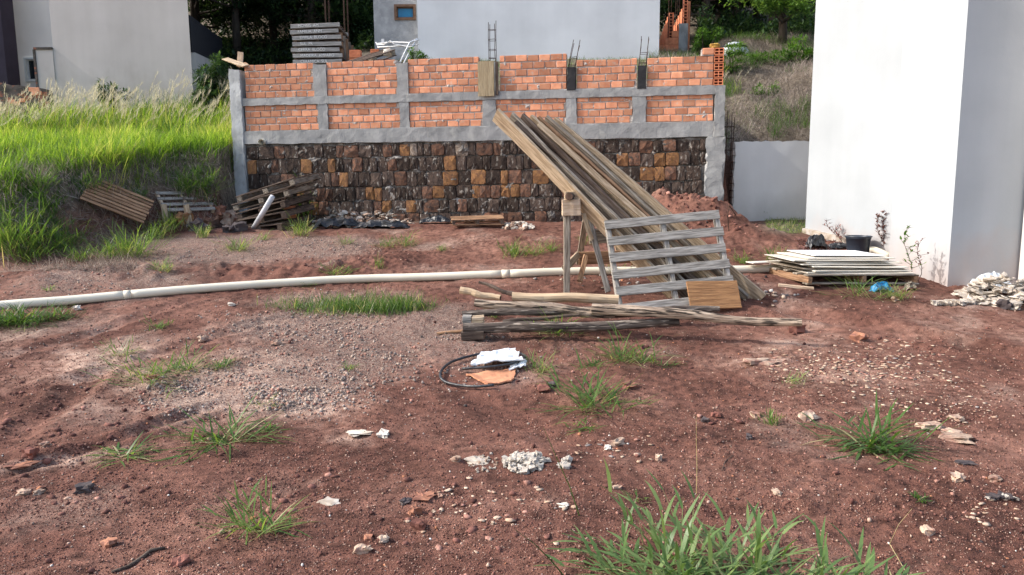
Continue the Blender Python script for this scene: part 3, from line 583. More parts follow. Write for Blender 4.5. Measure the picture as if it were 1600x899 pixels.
# brick shapes shared by every brick
BM = []
for k in range(7):
    b_ = MB(); L_, h_, d_ = .180, .098, .085; c = .006
    vs = []
    for (y, ins) in ((-.0, c), (.008, 0), (d_, 0)):
        for (x, z) in ((ins, ins), (L_ - ins, ins), (L_ - ins, h_ - ins), (ins, h_ - ins)): vs.append((x + random.uniform(-.004, .004), y + random.uniform(-.002, .002), z + random.uniform(-.003, .003)))
    fs = [(0, 1, 2, 3)] + [(i, 4 + i, 4 + (i + 1) % 4, (i + 1) % 4) for i in range(4)] + [(4 + i, 8 + i, 8 + (i + 1) % 4, 4 + (i + 1) % 4) for i in range(4)]
    b_.add(vs, [tuple(reversed(f)) for f in fs]); BM.append(b_.mesh('brick', M['brick']))
bricks = []
PITCHB = .191
def bay(s0, s1, zbot, rows, topcut=None, start=0.0, seed=0):
    """running bond between two members; zbot a function of s"""
    w = s1 - s0
    for r in range(rows):
        s = s0 + (0 if (r + seed) % 2 else -PITCHB / 2) + random.uniform(-.02, .02)
        while s < s1 - .03:
            a = max(s, s0); e = min(s + PITCHB - .012, s1)
            if e - a > .045:
                z = zbot((a + e) / 2) + .010 + r * CH + random.uniform(-.004, .004)
                if topcut is None or z + CH * .5 < topcut((a + e) / 2): bricks.append((a, e - a, z, r))
            s += PITCHB + random.uniform(-.006, .006)
    # mortar sheet behind and between the bricks, squeezed out here and there
    nu, nv = int(w / .022), int(rows * CH / .02); vs = []; mb = MB(); sd = Vector((s0 * 3, seed, 1))
    for i in range(nu + 1):
        for j in range(nv + 1):
            s = s0 + w * i / nu; z = zbot(s) + (rows * CH - .012) * j / nv
            q = mn.noise(Vector((s * 9, z * 14, 2)) + sd) + .6 * mn.noise(Vector((s * 28, z * 30, 7)))
            vs.append(WP(s, z, -.009 + max(0, q - .36) * .032 + .004 * mn.noise(Vector((s * 40, z * 40, 1)))))
    fs = [(i * (nv + 1) + j, (i + 1) * (nv + 1) + j, (i + 1) * (nv + 1) + j + 1, i * (nv + 1) + j + 1) for i in range(nu) for j in range(nv)]
    o = len(vs); zt = rows * CH - .012
    for s in (s0, s1):
        for z in (zbot(s), zbot(s) + zt): vs.append(WP(s, z, -TH + .02))
    A, B_, Cc, D = 0, nv, nu * (nv + 1), nu * (nv + 1) + nv
    fs += [(A, B_, o + 1, o), (D, Cc, o + 2, o + 3), (B_, D, o + 3, o + 1), (o, o + 1, o + 3, o + 2)]
    mb.add(vs, fs); mb.obj('mortar', M['mortar'], wall)
lowpx = [383] + [c for p in rowL for c in p] + [1114]
for k in range(6):
    s0, s1 = sx_(lowpx[2 * k], 185), sx_(lowpx[2 * k + 1], 185); bay(s0 + .003, s1 - .003, zB2t, 4, seed=k)
uppx = [383, 491, 511, 621, 638, 748, 781, 885, 901, 995, 1011, 1114]
for k in range(6):
    s0, s1 = sx_(uppx[2 * k], 130), sx_(uppx[2 * k + 1], 130); bay(s0 + .003, s1 - .003, zB1t, 5 if k < 4 else 4, seed=k + 1)
s0, s1 = sx_(1096, 100), sx_(1115, 100); zt4 = lambda s: zB1t(s) + 4 * CH
bay(s0, s1, zt4, 1, seed=1)
bricks.sort(key=lambda q: -q[0])             # nearest end of the wall first
rest = MB()
for i, (s, w, z, r) in enumerate(bricks):
    T = wm_at(s, z, random.uniform(-.003, .005)) @ Matrix.Rotation(random.uniform(-.012, .012), 4, 'Y') @ Matrix.Scale(w / .180, 4, (1, 0, 0))
    me = random.choice(BM)
    if i < 300: link('brick', me, wall, T)
    else: rest.add([T @ v.co for v in me.vertices], [tuple(p.vertices) for p in me.polygons])
if rest.v: tag(rest.obj('brick_rest', M['brick'], wall), kind='stuff')
# hollow clay blocks seen end on at the broken end of the top courses
def hollow_end(name, T, w, h, nxh, nzh, depth, parent):
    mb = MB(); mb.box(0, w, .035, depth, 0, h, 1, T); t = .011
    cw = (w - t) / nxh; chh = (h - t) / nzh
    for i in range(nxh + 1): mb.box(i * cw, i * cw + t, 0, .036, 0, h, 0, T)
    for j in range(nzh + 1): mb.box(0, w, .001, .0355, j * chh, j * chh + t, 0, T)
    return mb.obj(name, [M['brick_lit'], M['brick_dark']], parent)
for r in range(5):
    s = sx_(1115.5, 110)
    hollow_end('hollow_block', wm_at(s, zB1t(s) + r * CH + .006, .004 + random.uniform(-.003, .004)), .145, CH - .014, 2, 2, .19, wall)
# black columns with the rebar standing out of them
def rebar_cage(name, p, h, w, d, lean=(0, 0), step=.15, parent=None, rad=.0055, ext=.12, label=None):
    mb = MB(); p = Vector(p)
    for (a, b_) in ((-w / 2, -d / 2), (w / 2, -d / 2), (w / 2, d / 2), (-w / 2, d / 2)):
        e = h + random.uniform(0, ext); mb.tube([p + WT * a - WN * b_ + Vector((lean[0] * k / 3 + random.uniform(-.006, .006), lean[1] * k / 3, e * k / 3)) for k in range(4)], rad, 5)
    for i in range(int(h / step)):
        z = step * (i + .6); o = Vector((lean[0] * z / h, lean[1] * z / h, z + random.uniform(-.01, .01)))
        q = [p + o + WT * a * 1.06 - WN * b_ * 1.06 for (a, b_) in ((-w / 2, -d / 2), (w / 2, -d / 2), (w / 2, d / 2), (-w / 2, d / 2))]; q.append(q[0])
        mb.tube([v + Vector((0, 0, random.uniform(-.008, .008))) for v in q], .0042, 4, cap=False)
    return mb.obj(name, M['rebar'], parent)
for (a, b_, top) in ((886, 900, 106), (996, 1010, 103)):
    s0, s1 = sx_(a, 120), sx_(b_, 120); zt = wallhit(a, top)[1]
    rough_block('tarred_column', s0 + .004, s1 - .004, zB1t(s0) - .02, zt, zB1t(s1) - .02, zt, .036, 'tar', depth=.16, jit=.004)
rebar_cage('rebar_cage', WP(sx_(768, 100), wallhit(768, 100)[1], -.09), .62, .105, .10, (0, 0), .155, wall)
rebar_cage('rebar_cage', WP(sx_(892, 100), wallhit(892, 110)[1], -.06), .38, .10, .10, (.09, 0), .13, wall)
rebar_cage('rebar_cage', WP(sx_(1004, 100), wallhit(1004, 107)[1], -.06), .42, .11, .10, (.035, 0), .15, wall)
# formwork board nailed over one column, with a thin batten beside it
s0, s1 = sx_(748, 120), sx_(773, 120); z0, z1 = wallhit(760, 151)[1], wallhit(760, 97)[1]; sc_ = (s0 + s1) / 2
T = Matrix.Translation(WP(sc_, z0, .062)) @ WM @ Matrix.Rotation(-PI / 2, 4, 'Y') @ Matrix.Rotation(PI / 2, 4, 'X')
link('formwork_board', plank_mesh(z1 - z0, s1 - s0, .024, M['formwork'], name='formwork_board'), wall, T)
s2 = sx_(777, 120); T = Matrix.Translation(WP(s2, z0 + .02, .045)) @ WM @ Matrix.Rotation(-PI / 2, 4, 'Y') @ Matrix.Rotation(PI / 2, 4, 'X')
link('batten', plank_mesh(z1 - z0 - .03, .045, .03, M['wood_dark'], name='batten'), wall, T)
# stone courses
zs0 = zz(229, 216.5); rows_px = [(229, 216.5), (249.5, 237), (272.5, 259), (296.5, 282), (317.5, 303), (338, 326)]
zr = [zz(*p) for p in rows_px]
STM = {k: [stone_mesh('stone', M['stone_' + k], i * 7 + j) for i in range(8)] for j, k in enumerate(('dark', 'ochre', 'brown', 'pale'))}
ochre_px = [(620, 0), (300 + 313, 0)]
s_end = sx_(1104)
mb = MB(); nu, nv = 300, 46; vs = []; zlow = .78
for i in range(nu + 1):
    for j in range(nv + 1):
        s = sL + (s_end + .06 - sL) * i / nu; zt = zB2b(s) - .003; z = zlow + (zt - zlow) * j / nv
        q = mn.noise(Vector((s * 6, z * 8, 4))) + .5 * mn.noise(Vector((s * 20, z * 20, 9)))
        vs.append(WP(s, z, -.022 + max(0, q - .0) * .075))
fs = [(i * (nv + 1) + j, (i + 1) * (nv + 1) + j, (i + 1) * (nv + 1) + j + 1, i * (nv + 1) + j + 1) for i in range(nu) for j in range(nv)]
mb.add(vs, fs); mb.box(sL + .01, s_end + .05, .05, TH, zlow, 2.2, 0, Matrix.Translation(WP(0, 0, 0)) @ WM)
mb.obj('mortar', M['mortar_dark'], wall)
for r in range(len(zr)):
    s = sL + .01; nxt = (lambda q: zr[r + 1](q)) if r + 1 < len(zr) else (lambda q: zr[r](q) - .2)
    while s < s_end - .08:
        w = random.choice((.13, .16, .18, .2, .23, .27)) * random.uniform(.9, 1.1)
        if s + w > s_end: w = s_end - s
        zt = zr[r](s) - .006; zb = nxt(s) + .008; h = (zt - zb) * random.uniform(.96, 1.05)
        p = random.random(); kind = 'dark' if p < .66 else 'ochre' if p < .77 else 'brown' if p < .96 else 'pale'
        if r == 5: kind = 'dark' if p < .5 else 'brown'
        if r in (2, 3) and s > 3.2 and p > .55: kind = 'ochre' if p < .78 else 'brown'
        g_ = random.uniform(.000, .010)
        T = wm_at(s + w / 2, zb + (zt - zb) / 2 + random.uniform(-.012, .012), -.128 + random.uniform(-.008, .014)) @ Matrix.Rotation(random.uniform(-.05, .05), 4, 'Y') @ Matrix.Diagonal((w - g_, 1, h, 1))
        link('stone', random.choice(STM[kind]), wall, T); s += w
# pipe stub
sp_, zp_ = wallhit(412, 223); mb = MB(); mb.tube([WP(sp_, zp_ + .02, -.03), WP(sp_ + .02, zp_, .13)], .052, 14, cap=False); mb.tube([WP(sp_ + .02, zp_, .13), WP(sp_ + .0, zp_ + .018, -.02)], .044, 14, cap=False)
mb.obj('drain_stub', M['pvc'], wall)
# rebar cage standing in the gap beside the wall
rc = MB(); bp = at(1137, 330, 12.25); 
for (a, b_) in ((0, 0), (.12, 0), (.12, .16), (0, .16)):
    rc.tube([(bp.x - .06 + a + random.uniform(-.01, .01), bp.y + b_, z) for z in (.9, 1.6, 2.2, 2.65 + random.uniform(0, .12))], .006, 5)
for i in range(9):
    z = 1.0 + .19 * i; q = [(bp.x - .065, bp.y, z), (bp.x + .065, bp.y, z), (bp.x + .065, bp.y + .16, z), (bp.x - .065, bp.y + .16, z), (bp.x - .065, bp.y, z)]; rc.tube(q, .0045, 4, cap=False)
tag(rc.obj('rebar_cage', M['rebar']), 'tall rusty rebar cage in the gap between brick wall and low white wall', 'rebar')

# ============================================================ LOW WHITE WALL ON THE RIGHT
lw = MB(); x0 = at(1146, 300, 12.5).x; z1 = at(1200, 221, 12.5).z
nx_, nz_ = 40, 22; vs = []; x1 = 6.6
for i in range(nx_ + 1):
    for j in range(nz_ + 1):
        x = x0 + (x1 - x0) * i / nx_; z = .7 + (z1 - .7) * j / nz_; e = random.uniform(-.012, .012) if (i == 0 or j == nz_) else 0
        vs.append((x + (e if i == 0 else 0) - (.02 * mn.noise(Vector((0, 0, z * 9))) if i == 0 else 0), 12.5 + .006 * mn.noise(Vector((x * 3, z * 3, 0))), z + (e if j == nz_ else 0)))
fs = [(i * (nz_ + 1) + j, (i + 1) * (nz_ + 1) + j, (i + 1) * (nz_ + 1) + j + 1, i * (nz_ + 1) + j + 1) for i in range(nx_) for j in range(nz_)]
t = thing('low_wall', 'low white rendered wall with a broken brick end beside the red mound', 'wall', (x0, 12.5, .9))
MB().add(vs, fs).box(x0 + .02, x1, .02, .14, .7, z1 - .01, 0, Matrix.Translation((0, 12.5, 0))).obj('render_face', M['low_wall'], t)
mb = MB()
for k in range(13):
    z = .8 + k * .115; mb.box(x0 - .03 + random.uniform(-.01, .02), x0 + .03, 12.52, 12.64, z, z + .1)
mb.obj('brick_core', M['mortar'], t)

# ============================================================ BUILDINGS
def slab(mb, x0, x1, y0, y1, z0, z1, mi=0): mb.box(x0, x1, y0, y1, z0, z1, mi)
# -- white house on the right: long lit side wall stepping out once, shaded front
hc = G(1480, 449, False); ha = G(1258, 362, False)
hx, hy = hc.x, hc.y
st = thing('white_house', 'tall white house with a sunlit side wall and a rubble pile at its corner', 'house', (hx, hy, hc.z))
dv = Vector((ha.x - hx, ha.y - hy, 0)); 
# the side wall has two planes: near part stands out by .22 m
nrm = Vector((-dv.y, dv.x, 0)).normalized()
if nrm.x > 0: nrm = -nrm
fr = Vector((1.0, .035, 0)).normalized()
sN = None
def foot(px, py, Pn, nn_):                                        # picture ray to a vertical plane
    d = ray(px, py); t_ = (Pn - CAM).dot(nn_) / d.dot(nn_); return CAM + d * t_
nearP = Vector((hx, hy, 0)); step_pt = foot(1388, 420, nearP, nrm)
farP0 = step_pt - nrm * .30; far_end = Vector((ha.x, ha.y, 0))
Zt = 7.5; zb_ = .1
def vwall(mb, pts, z0, z1, mi=0):
    n_ = len(pts); vs = [(p[0], p[1], z0) for p in pts] + [(p[0], p[1], z1) for p in pts]
    fs = [(i, (i + 1) % n_, n_ + (i + 1) % n_, n_ + i) for i in range(n_)] + [tuple(range(n_, 2 * n_)), tuple(reversed(range(n_)))]
    mb.add(vs, fs, mi)
BR = 5.0
near_back = step_pt
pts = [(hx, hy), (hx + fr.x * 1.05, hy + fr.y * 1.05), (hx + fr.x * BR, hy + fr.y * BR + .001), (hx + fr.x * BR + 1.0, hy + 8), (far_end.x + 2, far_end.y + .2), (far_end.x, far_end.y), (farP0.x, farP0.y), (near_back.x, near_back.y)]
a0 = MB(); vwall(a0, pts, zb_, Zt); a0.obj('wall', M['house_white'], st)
# a projecting pier at the far right of the front
e1 = Vector((hx, hy, 0)) + fr * ((at(1591, 430, hy).x - hx)); pp = MB(); pp.box(e1.x, e1.x + 1.6, hy - .55, hy - .002, zb_, Zt); pp.obj('pier', M['house_mid'], st)
# thin sill strip at the foot of the far part
# -- middle house
mh = thing('plastered_house', 'pale grey blank wall of a house with an unpainted section holding a small wooden window', 'house', (0, 20, 4.9))
Yh = 20.0; xa = at(653, 60, Yh).x; xb = at(1030, 60, Yh).x; zb_m = 4.2
a0 = MB(); a0.box(xa, xb, Yh, Yh + 7, zb_m, 7.1); a0.obj('wall', M['house_mid'], mh)
Yg = 20.35; xg = at(585, 60, Yg).x; w0, w1 = at(616, 20, Yg).x, at(650, 20, Yg).x; wz1, wz0 = at(633, 7, Yg).z, at(633, 32, Yg).z
a0 = MB(); a0.box(xg, w0, Yg, Yg + 5, zb_m, 7.1); a0.box(w0, w1, Yg, Yg + 5, zb_m, wz0); a0.box(w0, w1, Yg, Yg + 5, wz1, 7.1); a0.box(w1, xa - .003, Yg, Yg + 5, zb_m, 7.1)
a0.obj('render_section', M['rough_render'], mh)
def window(parent, x0, x1, y, z0, z1, fw, frm, gl, dep=.12):
    w_ = MB(); w_.box(x0, x1, y - .03, y + dep, z0, z0 + fw); w_.box(x0, x1, y - .03, y + dep, z1 - fw, z1); w_.box(x0, x0 + fw, y - .028, y + dep, z0 + fw, z1 - fw); w_.box(x1 - fw, x1, y - .028, y + dep, z0 + fw, z1 - fw)
    wo = w_.obj('window', M[frm], parent); g_ = MB(); g_.box(x0 + fw, x1 - fw, y + dep * .6, y + dep * .7, z0 + fw, z1 - fw); g_.obj('pane', M[gl], wo)
    i_ = MB(); q = fw * .45; g0 = y + dep * .35
    i_.box(x0 + fw, x1 - fw, g0, g0 + .03, z0 + fw, z0 + fw + q); i_.box(x0 + fw, x1 - fw, g0, g0 + .03, z1 - fw - q, z1 - fw); i_.box(x0 + fw, x0 + fw + q, g0, g0 + .03, z0 + fw + q, z1 - fw - q); i_.box(x1 - fw - q, x1 - fw, g0, g0 + .03, z0 + fw + q, z1 - fw - q); i_.obj('sash', M[frm], wo)
window(mh, w0 + .003, w1 - .003, Yg, wz0 + .003, wz1 - .003, .06, 'frame_brown', 'glass_blue')
# -- left house
Yl = 18.0; lh = thing('grey_house', 'big grey stained side wall of a house standing above the tall grass', 'house', (-11, Yl, 3.3))
def PL(px, py, Y=Yl): p = at(px, py, Y); return p.x, p.z
x1_, _ = PL(298.5, 90); x0_, _ = PL(84, 90)
a0 = MB(); vwall(a0, [(x0_, Yl), (x1_, Yl), (x1_ * 1.47, Yl + 8), (x0_ * 1.3, Yl + 8)], 2.6, 9.5); a0.obj('wall', M['house_grey'], lh)
xe, ze = PL(56, 78); zc_ = PL(85, 80)[1]; a0 = MB()
a0.box(xe, x0_ - .003, Yl - .02, Yl + .2, 2.6, ze); a0.obj('wing_wall', M['house_grey'], lh)
c0 = MB(); c0.box(xe - .03, x0_ - .002, Yl - .05, Yl + .23, ze, ze + .05); c0.box(xe - .055, xe - .003, Yl - .04, Yl + .22, 2.6, ze); c0.obj('wall_coping', M['old_brick_wall'], lh)
Y2 = Yl + 1.4; xw0, xw1 = at(38, 100, Y2).x, at(62, 100, Y2).x; zw1, zw0 = at(45, 90, Y2).z, at(45, 128, Y2).z; xl = at(8, 90, Y2).x; xr = x0_ - .004 + .3
a0 = MB(); a0.box(xl, xw0, Y2, Y2 + 5, 2.6, 9.5); a0.box(xw0, xw1, Y2, Y2 + 5, 2.6, zw0); a0.box(xw0, xw1, Y2, Y2 + 5, zw1, 9.5); a0.box(xw1, x0_ + .0, Y2, Y2 + 5, 2.6, 9.5); a0.obj('white_wall', M['house_left_white'], lh)
window(lh, xw0 + .003, xw1 - .003, Y2, zw0 + .003, zw1 - .003, .05, 'frame_white', 'glass_dark')
dk = MB(); Y3 = Yl + .3; xd = at(8, 90, Y3).x; dk.box(xd - 5, xd, Y3, Y3 + .48, 2.6, 9.5); tag(dk.obj('dark_house', M['dark_wall']), 'dark plum painted house wall at the edge beside the white wall with a window', 'house')
# boundary wall behind, running away to the right with a dark bar fence on it
bw = MB(); P0 = Vector((x1_ - .02, Yl + .3, 0)); P1 = at(352, 110, 24.5); P1 = Vector((P1.x, 24.5, 0)); zt0 = at(299, 83, Yl + .35).z; zt1 = at(352, 104, 24.5).z
d_ = (P1 - P0).normalized(); nn2 = Vector((-d_.y, d_.x, 0)) * .15
vs = [P0, P1, P1 + nn2, P0 + nn2]; vs = [(v.x, v.y, 2.6) for v in vs] + [(P0.x, P0.y, zt0), (P1.x, P1.y, zt1), (P1.x + nn2.x, P1.y + nn2.y, zt1), (P0.x + nn2.x, P0.y + nn2.y, zt0)]
bw.add(vs, [(0, 1, 5, 4), (1, 2, 6, 5), (2, 3, 7, 6), (3, 0, 4, 7), (4, 5, 6, 7), (3, 2, 1, 0)]); tag(bw.obj('boundary_wall', M['house_grey']), 'grey boundary wall running back beside the big grey house', 'wall')
fe = thing('bar_fence', 'dark metal bar fence on top of the grey boundary wall', 'fence', (P0.x, P0.y, zt0)); fb = MB(); L_ = (P1 - P0).length; nb_ = 60
for i in range(nb_):
    q = P0.lerp(P1, i / (nb_ - 1)) + nn2 * .5; zb2 = zt0 + (zt1 - zt0) * i / (nb_ - 1); hgt = .85 + .0 * i
    fb.box(q.x - .022, q.x + .022, q.y - .03, q.y + .03, zb2, zb2 + hgt)
tag(fb.obj('bars', M['dark_metal'], fe), kind='stuff')
for dz in (.08, .78):
    mb = MB(); a_, b_ = P0 + nn2 * .5 + Vector((0, 0, zt0 + dz)), P1 + nn2 * .5 + Vector((0, 0, zt1 + dz)); mb.tube([a_, b_], .03, 4); mb.obj('rail', M['dark_metal'], fe)
# old low wall at the left edge
ow = thing('old_wall', 'mossy old low wall with a few bare bricks at the foot of the white wall', 'wall', (-12, 15.5, 3)); Yo = 15.6; xo0, xo1 = -14.5, at(76, 150, Yo).x
mb = MB(); nU = 50; vs = []
for i in range(nU + 1):
    x = xo0 + (xo1 - xo0) * i / nU; zt = at(0, 130, Yo).z + (at(76, 141, Yo).z - at(0, 130, Yo).z) * max(0, (x - at(0, 130, Yo).x) / (xo1 - at(0, 130, Yo).x)) + random.uniform(-.02, .02)
    for (y, z) in ((Yo, 2.2), (Yo + .02 * mn.noise(Vector((x * 3, 0, 0))), (2.2 + zt) / 2), (Yo, zt), (Yo + .16, zt), (Yo + .16, 2.2)): vs.append((x, y, z))
fs = [(i * 5 + k, (i + 1) * 5 + k, (i + 1) * 5 + k + 1, i * 5 + k + 1) for i in range(nU) for k in range(4)] + [(0, 1, 2, 3, 4), tuple(nU * 5 + k for k in (4, 3, 2, 1, 0))]
mb.add(vs, fs); mb.obj('wall', M['old_brick_wall'], ow)
for (px, py) in ((45, 143), (52, 143), (49, 149), (14, 162), (22, 165), (30, 160), (56, 149)):
    p = at(px, py, Yo - .01); T = Matrix.Translation(p) @ Matrix.Diagonal((.7, .3, .8, 1)); link('brick', random.choice(BM), ow, T)
# unfinished stepped brick wall behind
ub = thing('unfinished_gable', 'unfinished stepped brick wall with a concrete column and rebar beside the blank pale wall', 'wall', (5, 23, 5)); Yu = 22.5
def PU(px, py): p = at(px, py, Yu); return p.x, p.z
steps = [(1024, 1040, 70), (1040, 1050, 59), (1050, 1060, 48), (1060, 1062, 38)]
cnt = 0
for (a, b_, t) in steps:
    xa_, z1_ = PU(a, t); xb_, _ = PU(b_, t); k = 0; z = z1_ - .19
    while z > 4.4:
        x = xa_; 
        while x < xb_ - .02:
            w = min(.29, xb_ - x); mb = MB(); mb.box(x, x + w - .008, Yu, Yu + .14, z, z + .182); mb.obj('brick', M['brick_lit'], ub); x += w
        z -= .19
xa_, z1_ = PU(1061, 37); xb_, _ = PU(1075, 37); mb = MB(); mb.box(xa_, xb_, Yu - .02, Yu + .18, 4.2, z1_); mb.obj('column', M['concrete'], ub)
def side_wall(px0, py0, px1, py1, Y0, Y1, nm):
    """stepped flank receding uphill, lit from its side"""
    p0 = at(px0, py0, Y0); p1 = at(px1, py1, Y1); n_ = 8
    for i in range(n_):
        a = p0.lerp(p1, i / n_); b__ = p0.lerp(p1, (i + 1) / n_); mb = MB(); vs = [(a.x, a.y, 4.2), (b__.x, b__.y, 4.2), (b__.x, b__.y, b__.z), (a.x, a.y, b__.z)]; vs += [(v[0] + .14, v[1] + .03, v[2]) for v in vs]
        mb.add(vs, [(0, 3, 2, 1), (4, 5, 6, 7), (3, 7, 6, 2), (0, 4, 7, 3), (1, 2, 6, 5), (0, 1, 5, 4)]); mb.obj('brick_course', M['brick_lit'], ub)
side_wall(1030, 66, 1046, 20, 24.0, 22.95, 'a'); side_wall(1052, 44, 1072, 2, 24.0, 22.75, 'b')
for (px, top, bot) in ((1049, 16, 60), (1072, -8, 37)):
    x, z1_ = PU(px, top); _, z0_ = PU(px, bot); z = z0_
    while z < z1_ - .1:
        hollow_end('hollow_block', Matrix.Translation((x - .05, Yu + .02, z)), .11, .17, 1, 2, .2, ub); z += .18
for px in (1047, 1051, 1058, 1061, 1064):
    x, z0_ = PU(px, 60); mb = MB(); mb.tube([(x, Yu + .3, z0_), (x + .01, Yu + .3, 7.6)], .009, 4); mb.obj('rebar', M['rebar'], ub)
# pole, distant cables
pl = MB(); b0 = at(350, 75, 30); pl.tube([(b0.x, 30, 4), (b0.x, 30, 12)], [.12, .09], 8); tp = thing('utility_pole', 'slim grey pole standing behind the dark bar fence', 'pole', (b0.x, 30, 4)); pl.obj('shaft', M['concrete'], tp)
a = MB(); q = [at(334, 61, 29.9), at(331, 57.5, 29.9), at(325, 57, 29.9), at(321, 58, 29.9)]; a.tube(q, .035, 6); a.obj('lamp_arm', M['white_metal'], tp)
for (px, nm) in ((512, 'a'), (541, 'b')):
    c_ = thing('steel_starter', ['rusty rebar bundle standing behind the pallet stack against the dark trees', 'thin rusty rods standing between the pallets and the unpainted wall'][nm == 'b'], 'rebar', at(px, 60, 22))
    mb = MB(); x = at(px, 60, 22).x
    for k in range(4): mb.tube([(x + (k % 2) * .1 - .05, 22 + (k // 2) * .1, 4.2), (x + (k % 2) * .1 - .05 + .01, 22 + (k // 2) * .1, 7.9)], .012, 4)
    mb.obj('rod_bundle', M['rebar'], c_)
# ============================================================ OBJECTS ON THE LOT
def basis(P, Q, R):
    """frame: X along P->Q, Y towards R made square, origin P"""
    P, Q, R = Vector(P), Vector(Q), Vector(R); x = (Q - P).normalized(); y = (R - P); y = (y - x * y.dot(x)).normalized(); z = x.cross(y)
    return Matrix(((x.x, y.x, z.x, P.x), (x.y, y.y, z.y, P.y), (x.z, y.z, z.z, P.z), (0, 0, 0, 1)))
RX = Matrix.Rotation
# -- long drain pipe
def pipe_thing():
    pxs = [(-60, 492), (0, 481), (80, 474), (158, 467), (240, 460), (330, 452), (420, 446), (520, 440), (600, 436), (690, 433), (790, 430), (880, 427), (960, 425), (1060, 424), (1160, 422), (1250, 419), (1330, 416)]
    P = [G(px, py + 5, False) for px, py in pxs]; out = []
    for i in range(len(P) - 1):
        for k in range(4): t = k / 4; out.append(P[i].lerp(P[i + 1], t))
    out.append(P[-1]); sm = [Vector((p.x, p.y, max(Hs(p.x, p.y), Hs(p.x, p.y, False) + .0) + .043)) for p in out]
    z = [p.z for p in sm]
    for _ in range(14): z = [z[0]] + [(z[i - 1] + 2 * z[i] + z[i + 1]) / 4 for i in range(1, len(z) - 1)] + [z[-1]]
    sm = [Vector((p.x, p.y, zz_)) for p, zz_ in zip(sm, z)]
    t = thing('drain_pipe', 'long cream drain pipe lying right across the lot', 'pipe', sm[20])
    k1 = 14; k2 = 40
    mb = MB(); mb.tube(sm[:k1 + 1], .050, 16); mb.obj('pipe_length', M['pvc'], t, smooth=True)
    mb = MB(); mb.tube(sm[k1:k2 + 1], .0485, 16); mb.obj('pipe_length', M['pvc'], t, smooth=True)
    mb = MB(); mb.tube(sm[k2:], .0495, 16); mb.obj('pipe_length', M['pvc'], t, smooth=True)
    for k in (k1, k2):
        a, b = sm[k].lerp(sm[k - 1], .25), sm[k].lerp(sm[k + 1], .3); mb = MB(); mb.tube([a, b], .0515, 16); mb.obj('socket', M['pvc'], t, smooth=True)
pipe_thing()

# -- pallets
def pallet(name, label, T, slats, L=1.12, D=1.0, sw=.09, st=.018, ms='wood_grey', mst='wood_grey', stringers=3, sh=.075, stw=.045, bottom=2, group=None, skew=0, cat='pallet', gap_list=None, top=True):
    """local frame: slats along X (length L), stacked along Y (depth D), top faces +Z; stringers under them along Y"""
    t = thing(name, label, cat, None, group, T)
    for i in range(stringers):
        x = stw / 2 + .01 + (L - stw - .02) * i / (stringers - 1); m_ = plank_mesh(D, stw, sh, M[mst], seg=3, name='stringer')
        link('stringer', m_, t, T @ Matrix.Translation((x, 0, -st / 2 - sh / 2 - .001)) @ RX(PI / 2, 4, 'Z'))
    me = [plank_mesh(L, sw, st, M[ms], seg=5, name='slat') for _ in range(2)]
    for i in range(slats):
        y = sw / 2 + (D - sw) * i / max(slats - 1, 1) if gap_list is None else gap_list[i]
        T2 = T @ Matrix.Translation((random.uniform(-.01, .01), y, 0)) @ RX(random.uniform(-.008, .008) + skew, 4, 'Z') @ RX(PI * (i % 2), 4, 'X')
        link('slat', me[i % 2] if slats > 3 else plank_mesh(L, sw, st, M[ms], seg=5, name='slat'), t, T2)
    for i in range(bottom):
        y = sw / 2 + (D - sw) * i / max(bottom - 1, 1)
        link('bottom_slat', plank_mesh(L, sw, st, M[ms], seg=4, name='bottom_slat'), t, T @ Matrix.Translation((0, y, -st - sh - .003)))
    return t
# leaning pallet in front of the planks
Yb = G(1000, 487).y
BL, BR_, TL = at(967, 490, Yb + .02), at(1152, 472, Yb + .14), at(944, 345, Yb + .42)
T = basis(BL, BR_, TL); Lp = (BR_ - BL).length; Dp = (TL - BL).length
pallet('pallet', 'grey slatted pallet leaning upright against the sloping planks', T, 6, L=Lp, D=Dp * 1.0, sw=.100, ms='wood_grey', mst='wood_grey', bottom=0, sh=.07, stw=.05)
# orange brown board resting against it
b0 = G(1078, 484); b1 = G(1158, 482); b0 = at(1078, 484, Yb - .05); b1 = at(1158, 482, Yb + .02); b2 = at(1068, 441, Yb + .10)
T = basis(b0, b1, b2); w_ = (b1 - b0).length; h_ = (b2 - b0).length
o = link('board', plank_mesh(w_, h_, .02, M['ply'], name='board', warp=.003), None, T @ Matrix.Translation((0, h_ / 2, .012))); tag(o, 'short orange brown board propped against the foot of the leaning pallet', 'board')

